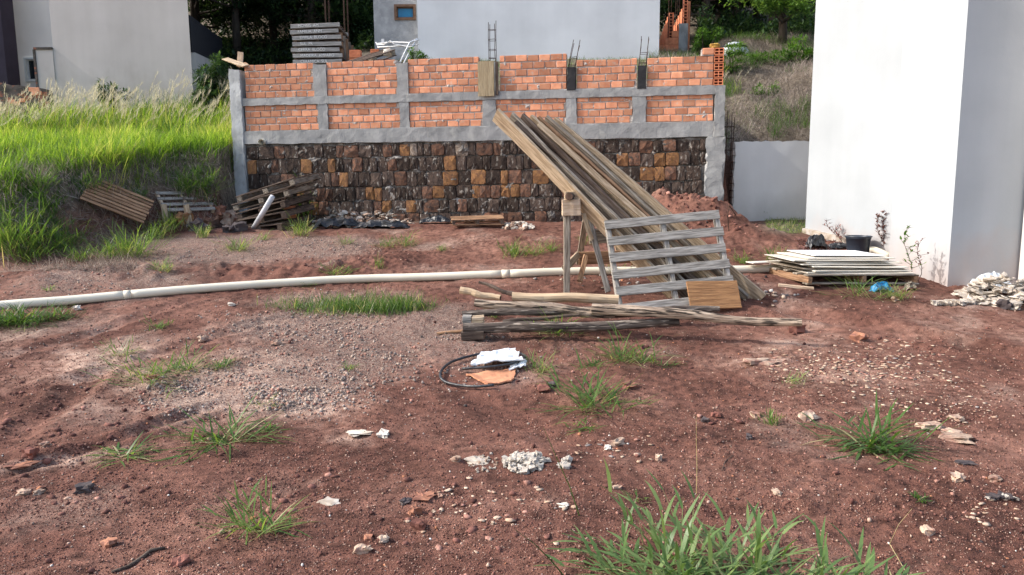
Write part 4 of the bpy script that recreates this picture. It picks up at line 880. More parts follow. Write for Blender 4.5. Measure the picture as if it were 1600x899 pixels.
# -- sloping planks
tops = [(774, 180, 0), (796, 186, 1), (812, 190, 0), (826, 189, 1), (838, 191, 0), (850, 190, 1), (862, 196, 0)]
bots = [(1052, 462), (1078, 466), (1102, 468), (1122, 469), (1142, 470), (1162, 472), (1186, 470)]
kinds = ['wood_tan', 'wood_dirty', 'wood_dark', 'wood_tan', 'wood_brown', 'wood_dirty', 'wood_tan']
names = ['tan brown plank lying lowest of the sloping pile, nearest the trestle', 'dirty grey plank right above the lowest tan one of the sloping pile', 'blackened plank third from below in the sloping pile',
         'tan plank in the middle of the sloping pile', 'brown plank third from above in the sloping pile', 'dull grey plank second from above in the sloping pile', 'broad pale tan plank lying uppermost of the sloping pile']
wd = [.20, .22, .24, .2, .22, .2, .23]; tk = [.036, .036, .036, .034, .036, .036, .040]
lift = [.03, .10, .17, .24, .31, .38, .46]
for i in range(7):
    Y0 = Yb + .28 + .03 * i; Y1 = Yb + .95 + .05 * i
    p = at(bots[i][0], bots[i][1] - (2 if i < 6 else 0), Y0); q = at(tops[i][0], tops[i][1], Y1)
    d = (q - p).normalized(); side = d.cross(Vector((0, 1, 0))).normalized()          # across the slope, in the picture's plane
    up = (side * .84 + Vector((0, -1, .15)) * .56).normalized()
    if up.z < 0: up = -up
    if i == 6: up = (side * .55 + Vector((0, -1, .15)) * .85).normalized()
    o = plank('plank', p, q, wd[i], tk[i], M[kinds[i]], up=up, seg=8, warp=.012, jit=.003); tag(o, names[i], 'plank', 'sloping pile of planks')
for i, (a, b_, k, lab) in enumerate([((806, 191), (1118, 470), 'wood_dark', 'narrow dark batten squeezed in the lower half of the sloping pile'), ((843, 194), (1150, 470), 'wood_tan', 'narrow tan batten squeezed in the upper half of the sloping pile')]):
    p = at(b_[0], b_[1], Yb + .26); q = at(a[0], a[1], Yb + .9); tag(plank('batten', p, q, .06, .03, M[k], up=(0, -1, .3), seg=8, warp=.015), lab, 'batten', 'sloping pile of planks')

# -- trestle
Yt = G(885, 462).y
t = thing('trestle', 'rough timber trestle carrying the sloping planks', 'trestle', at(890, 458, Yt))
def post(name, a, b, w, d, k, par, up=(0, -1, 0)): return plank(name, a, b, w, d, M[k], par, up=up, seg=5, ch=.006, jit=.004)
post('leg', at(885, 460, Yt), at(886, 330, Yt), .072, .06, 'wood_dirty', t)
post('leg', at(950, 457, Yt - .02), at(910, 303, Yt + .12), .065, .05, 'wood_grey', t)
post('leg', at(904, 412, Yt + 1.1), at(919, 312, Yt + .35), .07, .045, 'wood_dirty', t)
post('leg', at(972, 408, Yt + 1.15), at(944, 312, Yt + .9), .08, .03, 'wood_pale', t)
post('leg', at(1001, 378, Yt + 1.2), at(974, 330, Yt + .95), .05, .03, 'wood_pale', t)
post('head_block', at(878, 325, Yt - .03), at(907, 324, Yt - .03), .175, .085, 'wood_pale', t); post('cap', at(882, 306, Yt + .02), at(906, 305, Yt + .02), .085, .08, 'wood_tan', t)
mb = MB(); mb.tube([at(889, 307, Yt - .10), at(893, 307, Yt + .0), at(1010, 316, Yt + 1.2)], [.042, .042, .045], 12, capmi=1); mb.obj('top_rail', [M['log_dark'], M['log_end']], t, smooth=False)
post('cross_board', at(922, 370, Yt + .55), at(1000, 366, Yt + .6), .17, .028, 'wood_dirty', t)
post('cross_board', at(904, 404, Yt + .5), at(990, 401, Yt + .55), .15, .028, 'wood_brown', t)
post('brace', at(882, 421, Yt + .05), at(905, 398, Yt + .5), .08, .03, 'wood_tan', t)
post('brace', at(906, 440, Yt + .1), at(916, 400, Yt + .45), .06, .03, 'wood_brown', t)
post('brace', at(912, 335, Yt - .02), at(925, 375, Yt - .02), .05, .03, 'wood_tan', t)
# small orange board seen behind the pallet
p = at(985, 400, Yb + 1.1); tag(plank('offcut', p, at(1012, 398, Yb + 1.12), .22, .02, M['ply'], up=(0, -1, .2)), 'square orange offcut standing behind the slats of the leaning pallet', 'board')

# -- logs
def log(px0, py0, px1, py1, r0, r1, k, label, Y0=None, Y1=None, bend=.02, n=12, seg=10, parts=None, lift=0, name='log'):
    g0, g1 = G(px0, py0 + 8), G(px1, py1 + 6); Y0 = Y0 or g0.y; Y1 = Y1 or g1.y
    a, b = at(px0, py0, Y0), at(px1, py1, Y1); pts = []; rr = []; sd = random.uniform(0, 9)
    for i in range(seg + 1):
        t_ = i / seg; p = a.lerp(b, t_); p += Vector((0, bend * mn.noise(Vector((t_ * 3, sd, 0))), bend * mn.noise(Vector((t_ * 2.5, 3, sd))))); pts.append(p); rr.append((r0 + (r1 - r0) * t_) * (1 + .10 * mn.noise(Vector((t_ * 5, sd, 9)))))
    M0 = frame(a, b); Mi = M0.inverted(); mb = MB(); mb.tube([Mi @ p for p in pts], rr, n, capmi=1, jit=.07)
    o = link(name, mb.mesh(name, [M[k], M['log_end']], False), None, M0); return tag(o, label, 'log', 'pile of old logs')
Yl0 = G(735, 532).y
log(723, 513, 1061, 504, .054, .040, 'log_dark', 'thick dark log in front of the pile, its sawn end on the wooden blocks', Yl0, Yl0 + .02, .05)
log(722, 491, 950, 487, .034, .036, 'log_dark', 'short dark log behind the front one, ending on the wooden blocks', Yl0 + .22, Yl0 + .22, .03)
log(742, 474, 960, 487, .040, .052, 'log_grey', 'silver grey split log with a black underside in the middle of the pile', Yl0 + .34, Yl0 + .15, .06)
log(925, 484, 1252, 504, .058, .036, 'log_grey', 'long grey log reaching farthest towards the white house', Yl0 + .16, G(1252, 541).y, .05)
log(940, 488, 1124, 484, .045, .032, 'log_dark', 'dark log ending just below the orange brown board', Yl0 + .38, Yl0 + .45, .04)
log(800, 464, 966, 468, .046, .050, 'log_tan', 'peeled tan log with a dark round end under the trestle', Yl0 + .52, Yl0 + .50, .02)
log(719, 453, 782, 467, .036, .030, 'log_tan', 'short peeled tan log behind the heads of the dark logs', Yl0 + .62, Yl0 + .56, .03)
log(748, 441, 812, 464, .014, .026, 'wood_dark', 'thin forked branch lying over the short tan log', Yl0 + .75, Yl0 + .55, .03)
log(786, 501, 905, 494, .018, .014, 'wood_dark', 'thin dark stick lying between the two dark logs', Yl0 + .12, Yl0 + .12, .03)
for (a, b_, k, w, lab) in [((722, 524), (757, 523), 'wood_dark', .11, 'dark wooden block under the sawn end of the front log'), ((723, 499), (737, 499), 'wood_grey', .10, 'small grey wooden block between the two dark log ends'), ((738, 499), (756, 498), 'wood_tan', .10, 'small pinkish tan wooden block between the two dark log ends')]:
    Yq = Yl0 + (.02 if k == 'wood_dark' else .12); o = plank('wood_block', at(*a, Yq), at(*b_, Yq), .12, .075 if k == 'wood_dark' else .06, M[k], up=(0, 0, 1), seg=2, ch=.006); tag(o, lab, 'wood block')
o = plank('stick', G(683, 524) + Vector((0, 0, .012)), G(724, 521) + Vector((0, 0, .02)), .03, .018, M['wood_brown']); tag(o, 'short brown stick poking out beside the front log', 'stick')

# -- white scrap, terracotta piece and black hose
def sheet(name, pxs, m, thick=.006, lift=.015, crumple=.02, n=14, extra=None):
    """crumpled sheet: the outline's picture points are put on the ground and filled by a wrinkled grid"""
    P = [G(px, py) for px, py in pxs]; zmin = min(p.z for p in P); A, B, Cc, D = P
    vs = []; mb = MB()
    for i in range(n + 1):
        for j in range(n + 1):
            u, v = i / n, j / n; p = (A * (1 - u) + B * u) * (1 - v) + (D * (1 - u) + Cc * u) * v
            e = min(u, 1 - u, v, 1 - v); z = Hs(p.x, p.y) + lift + crumple * (mn.noise(Vector((u * 3.1, v * 3.3, A.x))) + .5 * mn.noise(Vector((u * 8, v * 8, 2)))) + crumple
            w = .02 * mn.noise(Vector((u * 5, v * 5, 11))) * (1 if e < .08 else .3)
            vs.append((p.x + w, p.y + w, max(z, Hs(p.x, p.y) + .004)))
    k = n + 1; fs = [(i * k + j, (i + 1) * k + j, (i + 1) * k + j + 1, i * k + j + 1) for i in range(n) for j in range(n)]
    o_ = len(vs); vs += [(x, y, z - thick) for (x, y, z) in vs]; fs2 = [tuple(reversed([a + o_ for a in f])) for f in fs]
    rim = [(0, j) for j in range(n)] + [(i, n) for i in range(n)] + [(n, j) for j in range(n, 0, -1)] + [(i, 0) for i in range(n, 0, -1)]
    rim = [a * k + b for a, b in rim]; side = [(rim[i], rim[(i + 1) % len(rim)], rim[(i + 1) % len(rim)] + o_, rim[i] + o_) for i in range(len(rim))]
    fa = (Vector(vs[1]) - Vector(vs[0])).cross(Vector(vs[k]) - Vector(vs[0]))
    return mb.add(vs, fs + fs2 + side).obj(name, m)
o = sheet('terracotta_sheet', [(728, 588), (762, 603), (800, 598), (806, 580)], M['terracotta'], .012, .008, .012); tag(o, 'curled terracotta coloured sheet under the white scrap', 'tile')
o = sheet('plaster_scrap', [(736, 583), (752, 564), (806, 558), (818, 576)], M['white_plastic'], .01, .045, .03); tag(o, 'crumpled bright white scrap lying inside the black hose loop', 'scrap')
o = sheet('plaster_scrap', [(795, 586), (800, 576), (822, 568), (822, 578)], M['white_plastic'], .008, .02, .02, n=6); tag(o, 'small torn white corner beside the hose loop', 'scrap')
def hose():
    pts = [(722, 582), (770, 585), (800, 580), (818, 571), (822, 563), (806, 556), (775, 555), (738, 561), (706, 571), (690, 585), (690, 598), (706, 606), (738, 610), (772, 608)]
    P = [G(*q) + Vector((0, 0, .018 + (.045 if i in (1, 2, 3) else .012))) for i, q in enumerate(pts)]; out = []
    for i in range(len(P) - 1):                                     # Catmull-Rom
        a, b, c, d = P[max(i - 1, 0)], P[i], P[i + 1], P[min(i + 2, len(P) - 1)]
        for k in range(5): t_ = k / 5; out.append(.5 * ((2 * b) + (c - a) * t_ + (2 * a - 5 * b + 4 * c - d) * t_ ** 2 + (3 * b - a - 3 * c + d) * t_ ** 3))
    mb = MB(); mb.tube(out + [P[-1]], .0115, 8); tag(mb.obj('hose', M['black_plastic'], smooth=True), 'black hose bent into a loop round the white scrap', 'hose')
hose()

# -- rocks and lumps
RK = {}
def rock(px, py, wpx, k, label, flat=.6, cat='stone', name='rock', hpx=None, seed=None, dx=1.0):
    p = G(px, py); s = wpx * p.y / FPX; sd = random.randint(0, 99)
    me = chunk_mesh(name, s, s * .75 * dx, s * flat, M[k], 3, .75, seed=sd, sq=4.5)
    T = Matrix.Translation((p.x, p.y + s * .3, Hs(p.x, p.y + s * .3) + s * flat * .20)) @ RX(random.uniform(-.15, .15), 4, 'X') @ RX(random.uniform(0, 6), 4, 'Z'); return tag(link(name, me, None, T), label, cat)
rocks = [(1190, 572, 46, 'rock_pale', 'flat knobbly pale stone lying below the end of the long log', .25), (1265, 658, 30, 'rock_pale', 'tan stone lying left of the broad grass clump near the flat slabs', .45), (1290, 658, 1, None, None, 0),
 (1458, 672, 40, 'rock_pale', 'wide flat pale slab just above the pair of overlapping tan slabs', .22), (1502, 692, 44, 'rock_pale', 'largest tan slab of the overlapping pair by the broad grass clump', .2), (1495, 680, 30, 'rock_pale', 'smaller cream slab behind the largest tan slab', .25), (1498, 657, 20, 'rock_pale', 'small bright slab at the lower edge of the shard patch', .3),
 (1182, 652, 18, 'rock_pale', 'small oval cream pebble left of the upright weed', .5), (1172, 686, 14, 'rock_dark', 'small blue grey pebble below the upright weed', .6), (1345, 534, 24, 'rock_orange', 'reddish brick fragment at the top of the shard patch', .7), (1247, 522, 24, 'rock_red', 'dark clod propping up the end of the long log', .7), (1575, 484, 26, 'rock_dark', 'dark round lump below the rubble pile', .8),
 (1400, 470, 14, 'rock_pale', 'small tan stone in front of the board stack', .5), (1452, 836, 22, 'rock_pale', 'tan stone at the end of a dry grass stem near the bottom edge', .6), (1500, 752, 22, 'rock_pale', 'brown and tan crumbly stone below the dark flake', .6), (1512, 727, 26, 'rock_dark', 'flat blue grey flake on the red soil', .2), (1560, 752, 22, 'rock_pale', 'small pale stone above the white chips', .4),
 (1215, 774, 14, 'rock_pale', 'small pale block in the empty soil right of the big grass', .6), (648, 805, 20, 'rock_orange', 'elongated orange brick chip standing up in the foreground', .9), (664, 783, 30, 'rock_orange', 'splintered salmon chip above the standing orange chip', .3), (632, 788, 20, 'rock_dark', 'black curved flake beside the salmon chip', .4),
 (655, 828, 22, 'rock_red', 'dark red clod behind its own shadow below the orange chip', .8), (598, 848, 18, 'rock_pale', 'rounded tan stone left of the pair by the bottom edge', .6), (575, 846, 16, 'rock_orange', 'orange tan stone touching its paler neighbour', .6), (567, 865, 22, 'rock_pale', 'tan stone nearest the bottom edge left of centre', .6),
 (688, 777, 10, 'rock_pale', 'tiny bright chip right of the salmon chip', .5), (712, 722, 16, 'rock_pale', 'smooth egg shaped white pebble left of the crumbled plaster', .6), (597, 684, 24, 'plaster_white', 'flattish white chip above the foreground rut', .35), (166, 856, 26, 'rock_orange', 'orange brown rock half buried near the lower left grass', .6), (280, 885, 28, 'rock_red', 'reddish rock at the bottom edge left of the grass clump', .6),
 (43, 716, 20, 'rock_red', 'dark upright clod at the left with a shadow beside it', .9), (68, 699, 16, 'rock_pale', 'pale pebble behind the dark upright clod', .6), (33, 773, 24, 'rock_pale', 'light angular stone near the left edge', .4), (58, 773, 16, 'rock_pale', 'light angular pebble right of its larger twin', .5), (25, 735, 40, 'rock_orange', 'long flat orange tile sliver at the left edge', .15),
 (128, 770, 24, 'rock_dark', 'dark lump with white speckles left of centre', .6), (235, 595, 16, 'rock_orange', 'bright orange brick crumb under the grass tuft', .5), (315, 535, 16, 'rock_pale', 'cream pebble among the gravel near the small tuft', .7), (430, 540, 14, 'rock_pale', 'cream pebble in the middle of the pale gravel', .6), (850, 612, 22, 'rock_red', 'pinkish rock left of the spreading tuft', .5),
 (985, 607, 24, 'rock_orange', 'pinkish flat rock above the spreading tuft', .5), (862, 606, 16, 'rock_dark', 'dark lump right of the terracotta sheet', .6), (965, 696, 24, 'rock_pale', 'tan crumbly rock below the spreading tuft', .6), (1030, 720, 14, 'rock_pale', 'orange tan stone alone right of the crumbled plaster', .8), (965, 765, 14, 'rock_pale', 'small bright chip left of the tall foreground grass', .5),
 (950, 703, 14, 'plaster_white', 'small white chip right of the crumbled plaster', .5), (880, 793, 18, 'plaster_white', 'white flake at the foot of the thin bent stem', .3), (360, 478, 10, 'plaster_white', 'white chip just in front of the drain pipe', .5), (118, 485, 14, 'plaster_white', 'white chip touching the drain pipe by the left grass', .6), (745, 725, 40, 'rock_rubble', 'flat tan crust patch left of the crumbled plaster', .1),
 (513, 790, 34, 'rock_rubble', 'flat tan crust patch in the lower left foreground', .1), (558, 682, 50, 'rock_rubble', 'flat pinkish crust at the edge of the rut', .06), (1103, 660, 14, 'rock_dark', 'dark crumbly clod beside the tall dry stem', .6), (1120, 652, 16, 'rock_red', 'dark crumbly clod in the group behind the tall dry stem', .5), (1000, 545, 16, 'rock_red', 'dark clod behind the tuft below the long log', .5)]
for q in rocks:
    if q[3]: rock(q[0], q[1], q[2], q[3], q[4], q[5])
# crumbled plaster heap
def heap(name, label, cat, px, py, rx, ry, n, smin, smax, kinds, hgt, part='lump', flat=(.4, .9), group=None):
    c = G(px, py); t = thing(name, label, cat, c, group); sc = c.y / FPX; ms = [chunk_mesh(part, 1, random.uniform(.5, .9), 1, M[random.choice(kinds)], 2, .8, seed=i, sq=6) for i in range(8)]
    slope = abs((G(px, py - 3).y - G(px, py + 3).y) / 6)
    for i in range(n):
        r = math.sqrt(random.random()); a = random.uniform(0, 6.28); ux = r * math.cos(a); uy = r * math.sin(a)
        x = c.x + ux * rx * sc; y = c.y - uy * ry * slope; s = random.uniform(smin, smax); f = random.uniform(*flat)
        z = Hs(x, y) + max(0, (1 - r ** 1.6)) * hgt * random.random() ** .5 + s * f * .3
        T = Matrix.Translation((x, y, z)) @ RX(random.uniform(0, 6), 4, 'Z') @ RX(random.uniform(-.5, .5), 4, 'X') @ RX(random.uniform(-.3, .3), 4, 'Y') @ Matrix.Diagonal((s, s, s * f, 1)); link(part, random.choice(ms), t, T)
    return t
heap('plaster_heap', 'small heap of crumbled white plaster in the middle of the foreground', 'plaster', 820, 724, 36, 12, 90, .012, .05, ['plaster_white'], .035)
heap('plaster_heap', 'smaller clump of white plaster crumbs right beside the bigger heap', 'plaster', 882, 726, 12, 7, 16, .015, .04, ['plaster_white'], .025)
heap('white_chips', 'scatter of white chips near the edge of the picture on the right', 'chips', 1568, 780, 24, 5, 16, .015, .05, ['plaster_white', 'rock_dark'], .01, flat=(.15, .4))
heap('plaster_crumbs', 'tan sandy crumbs left of the white plaster heap', 'plaster', 755, 726, 24, 12, 40, .008, .02, ['rock_pale', 'rock_rubble'], .01)

# -- rubble pile at the white house
t = heap('rubble_pile', 'pile of tan stone rubble on a pale sheet at the corner of the white house', 'rubble', 1568, 468, 62, 18, 190, .04, .15, ['rock_rubble', 'rock_rubble', 'rock_pale', 'rock_rubble'], .26, part='stone', flat=(.14, .38))
ms = [chunk_mesh('stone', 1, .8, 1, M['rock_rubble'], 2, .8, seed=i + 40, sq=6) for i in range(4)]
for i in range(70):
    px = random.uniform(1462, 1560); py = 474 - max(0, (px - 1470)) * random.uniform(0, .17); p = G(px, min(py + 4, 476)); s = random.uniform(.05, .11)
    link('stone', random.choice(ms), t, Matrix.Translation(p + Vector((0, 0, .02))) @ RX(random.uniform(0, 6), 4, 'Z') @ Matrix.Diagonal((s, s, s * .45, 1)))
def lumpy(name, pts, r, k, label=None, cat=None, parent=None, n=8):
    pass
def rag_sheet(name, px0, px1, py0, py1, m, par, hz, n=16, sd=3, Yoff=0):
    """draped crumpled plastic: spans picture columns, rises hz metres over the ground"""
    vs = []; mb = MB(); a0, a1 = G(px0, py1), G(px1, py1)
    for i in range(n + 1):
        for j in range(n + 1):
            u, v = i / n, j / n; p = a0.lerp(a1, u); y = p.y + Yoff + v * (py1 - py0) * .012; x = p.x + .03 * mn.noise(Vector((u * 6, v * 6, sd)))
            y += .04 * mn.noise(Vector((u * 5, v * 5, sd + 4)))
            z = Hs(x, y) + hz * math.sin(PI * min(1, .12 + v * .8)) * (1 - (2 * u - 1) ** 4) + .05 * mn.noise(Vector((u * 8, v * 7, sd + 8))) * (hz / .15 if hz < .15 else 1)
            vs.append((x, y, max(z, Hs(x, y) + .002)))
    k = n + 1; fs = [(i * k + j, (i + 1) * k + j, (i + 1) * k + j + 1, i * k + j + 1) for i in range(n) for j in range(n)]
    return mb.add(vs, fs).obj(name, m, par)
M['pale_sheet'] = mat('pale blue plastic sheeting', (.62, .66, .70), (.48, .52, .56), 6, rough=.35, bs=9, bstr=.8, bd=.03)
rag_sheet('plastic_sheet', 1540, 1600, 440, 462, M['pale_sheet'], t, .17, sd=5, Yoff=.1)
# -- rubble with black plastic at the foot of the wall
t = heap('rubble_pile', 'long low pile of pale stones on black plastic at the foot of the stone wall', 'rubble', 565, 349, 80, 9, 170, .05, .13, ['rock_rubble', 'rock_pale', 'rock_rubble', 'plaster_white'], .20, part='stone', flat=(.2, .5))
for (a, b_, h_, sd) in ((490, 565, .15, 1), (555, 640, .12, 2), (520, 610, .08, 7)): rag_sheet('black_sheet', a, b_, 340, 356, M['black_plastic'], t, h_, sd=sd, Yoff=-.12, n=20)
t = thing('plastic_heap', 'low heap of black plastic with a white scrap between the rubble and the small pallet', 'plastic', G(680, 350))
rag_sheet('black_sheet', 655, 705, 336, 350, M['black_plastic'], t, .12, sd=11); rag_sheet('white_scrap', 655, 673, 334, 342, M['white_plastic'], t, .17, sd=12, n=8)
heap('rubble_heap', 'small scatter of pale bark and stone right of the dark pallet by the wall', 'rubble', 812, 355, 26, 5, 40, .03, .09, ['rock_rubble', 'plaster_white', 'rock_pale'], .05, part='stone')
# -- dark pallet flat against the wall foot
g0, g1 = G(706, 359), G(788, 357); T = basis(g0 + Vector((0, 0, .155)), g1 + Vector((0, 0, .155)), g0 + Vector((.05, .7, .19)))
pallet('pallet', 'dark old pallet lying flat at the foot of the stone wall', T, 5, L=(g1 - g0).length, D=.55, ms='wood_brown', mst='wood_dark', bottom=2, sh=.07)
# -- leaning stack of dark pallets at the left end of the wall
labs = ['topmost of the dark pallets stacked crookedly at the end of the stone wall', 'second from top of the dark pallets stacked crookedly at the end of the wall', 'third from top of the dark pallets stacked crookedly at the end of the wall', 'fourth from top of the dark pallets stacked crookedly at the end of the wall', 'lowest of the dark pallets stacked crookedly at the end of the wall']
corners = [((368, 308), (459, 279)), ((362, 321), (450, 296)), ((368, 335), (445, 314)), ((370, 346), (446, 331)), ((366, 357), (440, 350))]
for i, (a, b_) in enumerate(corners):
    Yp = 12.15 - .03 * i; A, B = at(*a, Yp), at(*b_, Yp - .25); T = basis(A, B, A + Vector((.12, 1, .10)))
    pallet('pallet', labs[i], T, 6, L=(B - A).length, D=.9, ms='wood_dark', mst='wood_dirty' if i < 2 else 'wood_dark', bottom=2, sh=.08, stw=.09, group='crooked stack of dark pallets', st=.02)
# white metal pipe leaning on them, and a rail on the ground
q0, q1 = G(396, 357), at(426, 307, 11.75); mb = MB(); mb.tube([q0, q1], .042, 10); tag(mb.obj('metal_tube', M['grey_metal'], smooth=True), 'shiny pale tube leaning on the dark pallets', 'tube')
q0, q1 = G(402, 352), G(458, 356); o = plank('metal_strip', q0 + Vector((0, 0, .03)), q1 + Vector((0, 0, .03)), .05, .02, M['grey_metal']); tag(o, 'pale flat strip lying on the soil under the dark pallets', 'strip')
# small brick pile beside them
t = thing('brick_stack', 'little stack of orange hollow bricks beside the dark pallets', 'bricks', G(453, 353))
bq = G(445, 352)
for i in range(5):
    T = Matrix.Translation(bq + Vector((.0 + .02 * random.uniform(-1, 1), 0, .012 + i * .062))) @ RX(.35 + random.uniform(-.15, .15), 4, 'Z')
    mb = MB(); mb.box(0, .20, 0, .10, 0, .055, 0); link('brick', mb.mesh('brick', M['brick_lit']), t, T)
T = Matrix.Translation(G(437, 354) + Vector((0, 0, .01))); mb = MB(); mb.box(0, .16, -.02, .08, 0, .06, 0); link('brick', mb.mesh('brick', M['brick_lit']), t, T)
# -- grey brown slatted pallet lying on the bank foot
A, B, Cc = G(126, 341), G(228, 370), at(158, 322, 11.2)
A, B = G(128, 345), G(226, 371); dv_ = Vector((.16, .62, .20)); lift_ = max(Hs((A + (B - A) * u_ + dv_ * v_).x, (A + (B - A) * u_ + dv_ * v_).y) - (A + (B - A) * u_ + dv_ * v_).z for u_ in (0, .25, .5, .75, 1) for v_ in (0, .33, .66, 1))
A = A + Vector((0, 0, min(lift_, .30) + .06)); B = B + Vector((0, 0, min(lift_, .30) * .7 + .03)); T = basis(A, B, A + dv_)
pallet('pallet', 'brown pallet lying aslant at the foot of the grass bank', T, 8, L=(B - A).length, D=.62, sw=.055, ms='wood_brown', mst='wood_dark', bottom=0, sh=.06)
A, B = G(258, 349) + Vector((0, 0, .12)), G(338, 346) + Vector((0, 0, .12)); dv_ = Vector((.05, .5, .26)); lift_ = max(Hs((A + (B - A) * u_ + dv_ * v_).x, (A + (B - A) * u_ + dv_ * v_).y) - (A + (B - A) * u_ + dv_ * v_).z for u_ in (0, .5, 1) for v_ in (0, .5, 1)); A.z += max(0, min(lift_, .12)) - .05; B.z += max(0, min(lift_, .12)) - .05; T = basis(A, B, A + dv_)
t = pallet('pallet', 'bleached greenish pallet lying flat behind the weeds at the bank foot', T, 4, L=(B - A).length, D=.5, sw=.07, ms='wood_grey', mst='wood_pale', bottom=0, sh=.06)
for (px, lab, k) in ((262, 'tan stake standing behind the bleached pallet on its left end', 'wood_tan'), (297, 'tan stake leaning over the middle of the bleached pallet', 'wood_tan')):
    q = G(px, 356); tag(plank('stake', q, q + Vector((-.08, .1, .36)), .09, .03, M[k], up=(0, -1, 0)), lab, 'stake')
for (px, py, w, k, lab) in ((306, 362, 34, 'rock_dark', 'dark flat rock in front of the bleached pallet'), (328, 358, 30, 'stone_brown', 'brown boulder right of the dark flat rock'), (352, 350, 40, 'rock_pale', 'tan broken stump of rock by the dark pallets'), (355, 364, 22, 'rock_dark', 'dark cube like rock at the bank foot'), (285, 352, 26, 'stone_ochre', 'ochre rock under the bleached pallet'), (338, 340, 26, 'rock_orange', 'orange rock at the end of the bleached pallet'), (372, 362, 22, 'rock_dark', 'round dark rock left of the pale tube')):
    rock(px, py, w, k, lab, .7)

# -- stack of boards on a pallet at the white house
A, B = G(1262, 452), G(1436, 448); A = A + Vector((0, 0, .15)); B = B + Vector((0, 0, .13)); Cc = A + Vector((-.28, 1.0, .02))
T = basis(A, B, Cc); Lq = (B - A).length
pallet('pallet', 'brown pallet carrying the stack of pale boards', T, 5, L=Lq, D=.95, ms='wood_dirty', mst='wood_brown', bottom=2, sh=.075)
bl = [('lowest', 'panel_cream', 0, 0, 1.0), ('third lowest', 'panel_cream', .03, -.03, .95), ('fourth lowest', 'wood_dirty', -.06, .02, 1.02), ('fifth from the ground', 'panel_cream', .04, .0, .92), ('sixth from the ground', 'panel_cream', -.10, .03, .9), ('seventh from the ground', 'panel_cream', .0, .06, .95), ('eighth from the ground', 'panel_cream', -.16, .06, .9), ('second from the top', 'panel_cream', .02, .1, .86)]
zt = .02
for i, (w, k, dx, dy, sc) in enumerate(bl):
    me = plank_mesh(Lq * sc * .93, .78 - .02 * i, .012, M[k if k != 'wood_dirty' else 'wood_dirty'], name='board', warp=.002, jit=.004, ch=.002)
    T2 = T @ Matrix.Translation((.06 + dx + (1 - sc) * .4, .46 + dy, zt)) @ RX(random.uniform(-.05, .05), 4, 'Z') @ RX(random.uniform(-.006, .006), 4, 'Y')
    tag(link('board', me, None, T2), 'cream board %s in the stack on the pallet by the white house' % w, 'board', 'stack of pale boards'); zt += .021
me = plank_mesh(.92, .60, .010, M['panel_white'], name='board', warp=.001, jit=.002, ch=.002); tag(link('board', me, None, T @ Matrix.Translation((.28, .62, zt + .004)) @ RX(-.03, 4, 'Z')), 'bright white board lying on top of the stack by the white house', 'board', 'stack of pale boards')
me = plank_mesh(.5, .14, .012, M['panel_cream'], name='board'); tag(link('board', me, None, T @ Matrix.Translation((-.28, .80, .06)) @ RX(.2, 4, 'Z')), 'narrow cream board sticking out over the pipe from the stack', 'board', 'stack of pale boards')
o = rag_sheet('plastic_bag', 1366, 1396, 446, 457, M['blue_plastic'], None, .10, sd=17, n=10); tag(o, 'crumpled blue plastic bag under the stack of boards', 'bag')
p0 = G(1216, 448); p1 = G(1272, 453); log_ = plank('wood_scrap', p0 + Vector((0, 0, .02)), p1 + Vector((0, 0, .03)), .06, .03, M['wood_pale'], warp=.02); tag(log_, 'pale broken piece of wood on the soil in front of the pallet with boards', 'wood')
o = rag_sheet('bark_scrap', 1416, 1434, 448, 455, M['wood_dirty'], None, .09, sd=23, n=8); tag(o, 'grey shred of bark hanging at the end of the board stack', 'bark')
# -- charcoal bucket
c = G(1347, 399); sc = c.y / FPX; R0 = 15.5 * sc; R1 = 18.5 * sc; hh = 29 * sc; t = thing('bucket', 'charcoal plant bucket standing by the sunlit house wall', 'bucket', c + Vector((0, R0, 0)))
cc = c + Vector((0, R0, 0)); mb = MB(); nn_ = 28; prof = [(R0 * .98, 0), (R0 + .2 * (R1 - R0), hh * .2), (R1 * .985, hh * .86), (R1 * 1.03, hh * .87), (R1 * 1.04, hh), (R1 * .99, hh * 1.0), (R1 * .97, hh * .9), (R0 * .93, .03), (.001, .03)]
vs = [(cc.x + r_ * (1 + (.012 * math.cos(6 * a_))) * math.cos(a_), cc.y + r_ * math.sin(a_), cc.z + z_) for (r_, z_) in prof for a_ in [2 * PI * k / nn_ for k in range(nn_)]]
fs = [(i * nn_ + k, i * nn_ + (k + 1) % nn_, (i + 1) * nn_ + (k + 1) % nn_, (i + 1) * nn_ + k) for i in range(len(prof) - 1) for k in range(nn_)]
mb.add(vs, fs); mb.obj('pot', M['bucket'], t, smooth=True)
mb = MB(); mb.tube([(cc.x + R1 * 1.05 * math.cos(a_), cc.y + R1 * 1.05 * math.sin(a_), cc.z + hh * .985) for a_ in [2 * PI * k / 24 for k in range(25)]], .008, 6, cap=False); mb.obj('rim', M['bucket'], t)
mb = MB(); vs = [(cc.x, cc.y, cc.z + hh * .8)] + [(cc.x + R1 * .96 * math.cos(a_), cc.y + R1 * .96 * math.sin(a_), cc.z + hh * .78) for a_ in [2 * PI * k / 20 for k in range(20)]]; mb.add(vs, [(0, 1 + k, 1 + (k + 1) % 20) for k in range(20)]); mb.obj('soil', M['rock_dark'], t)
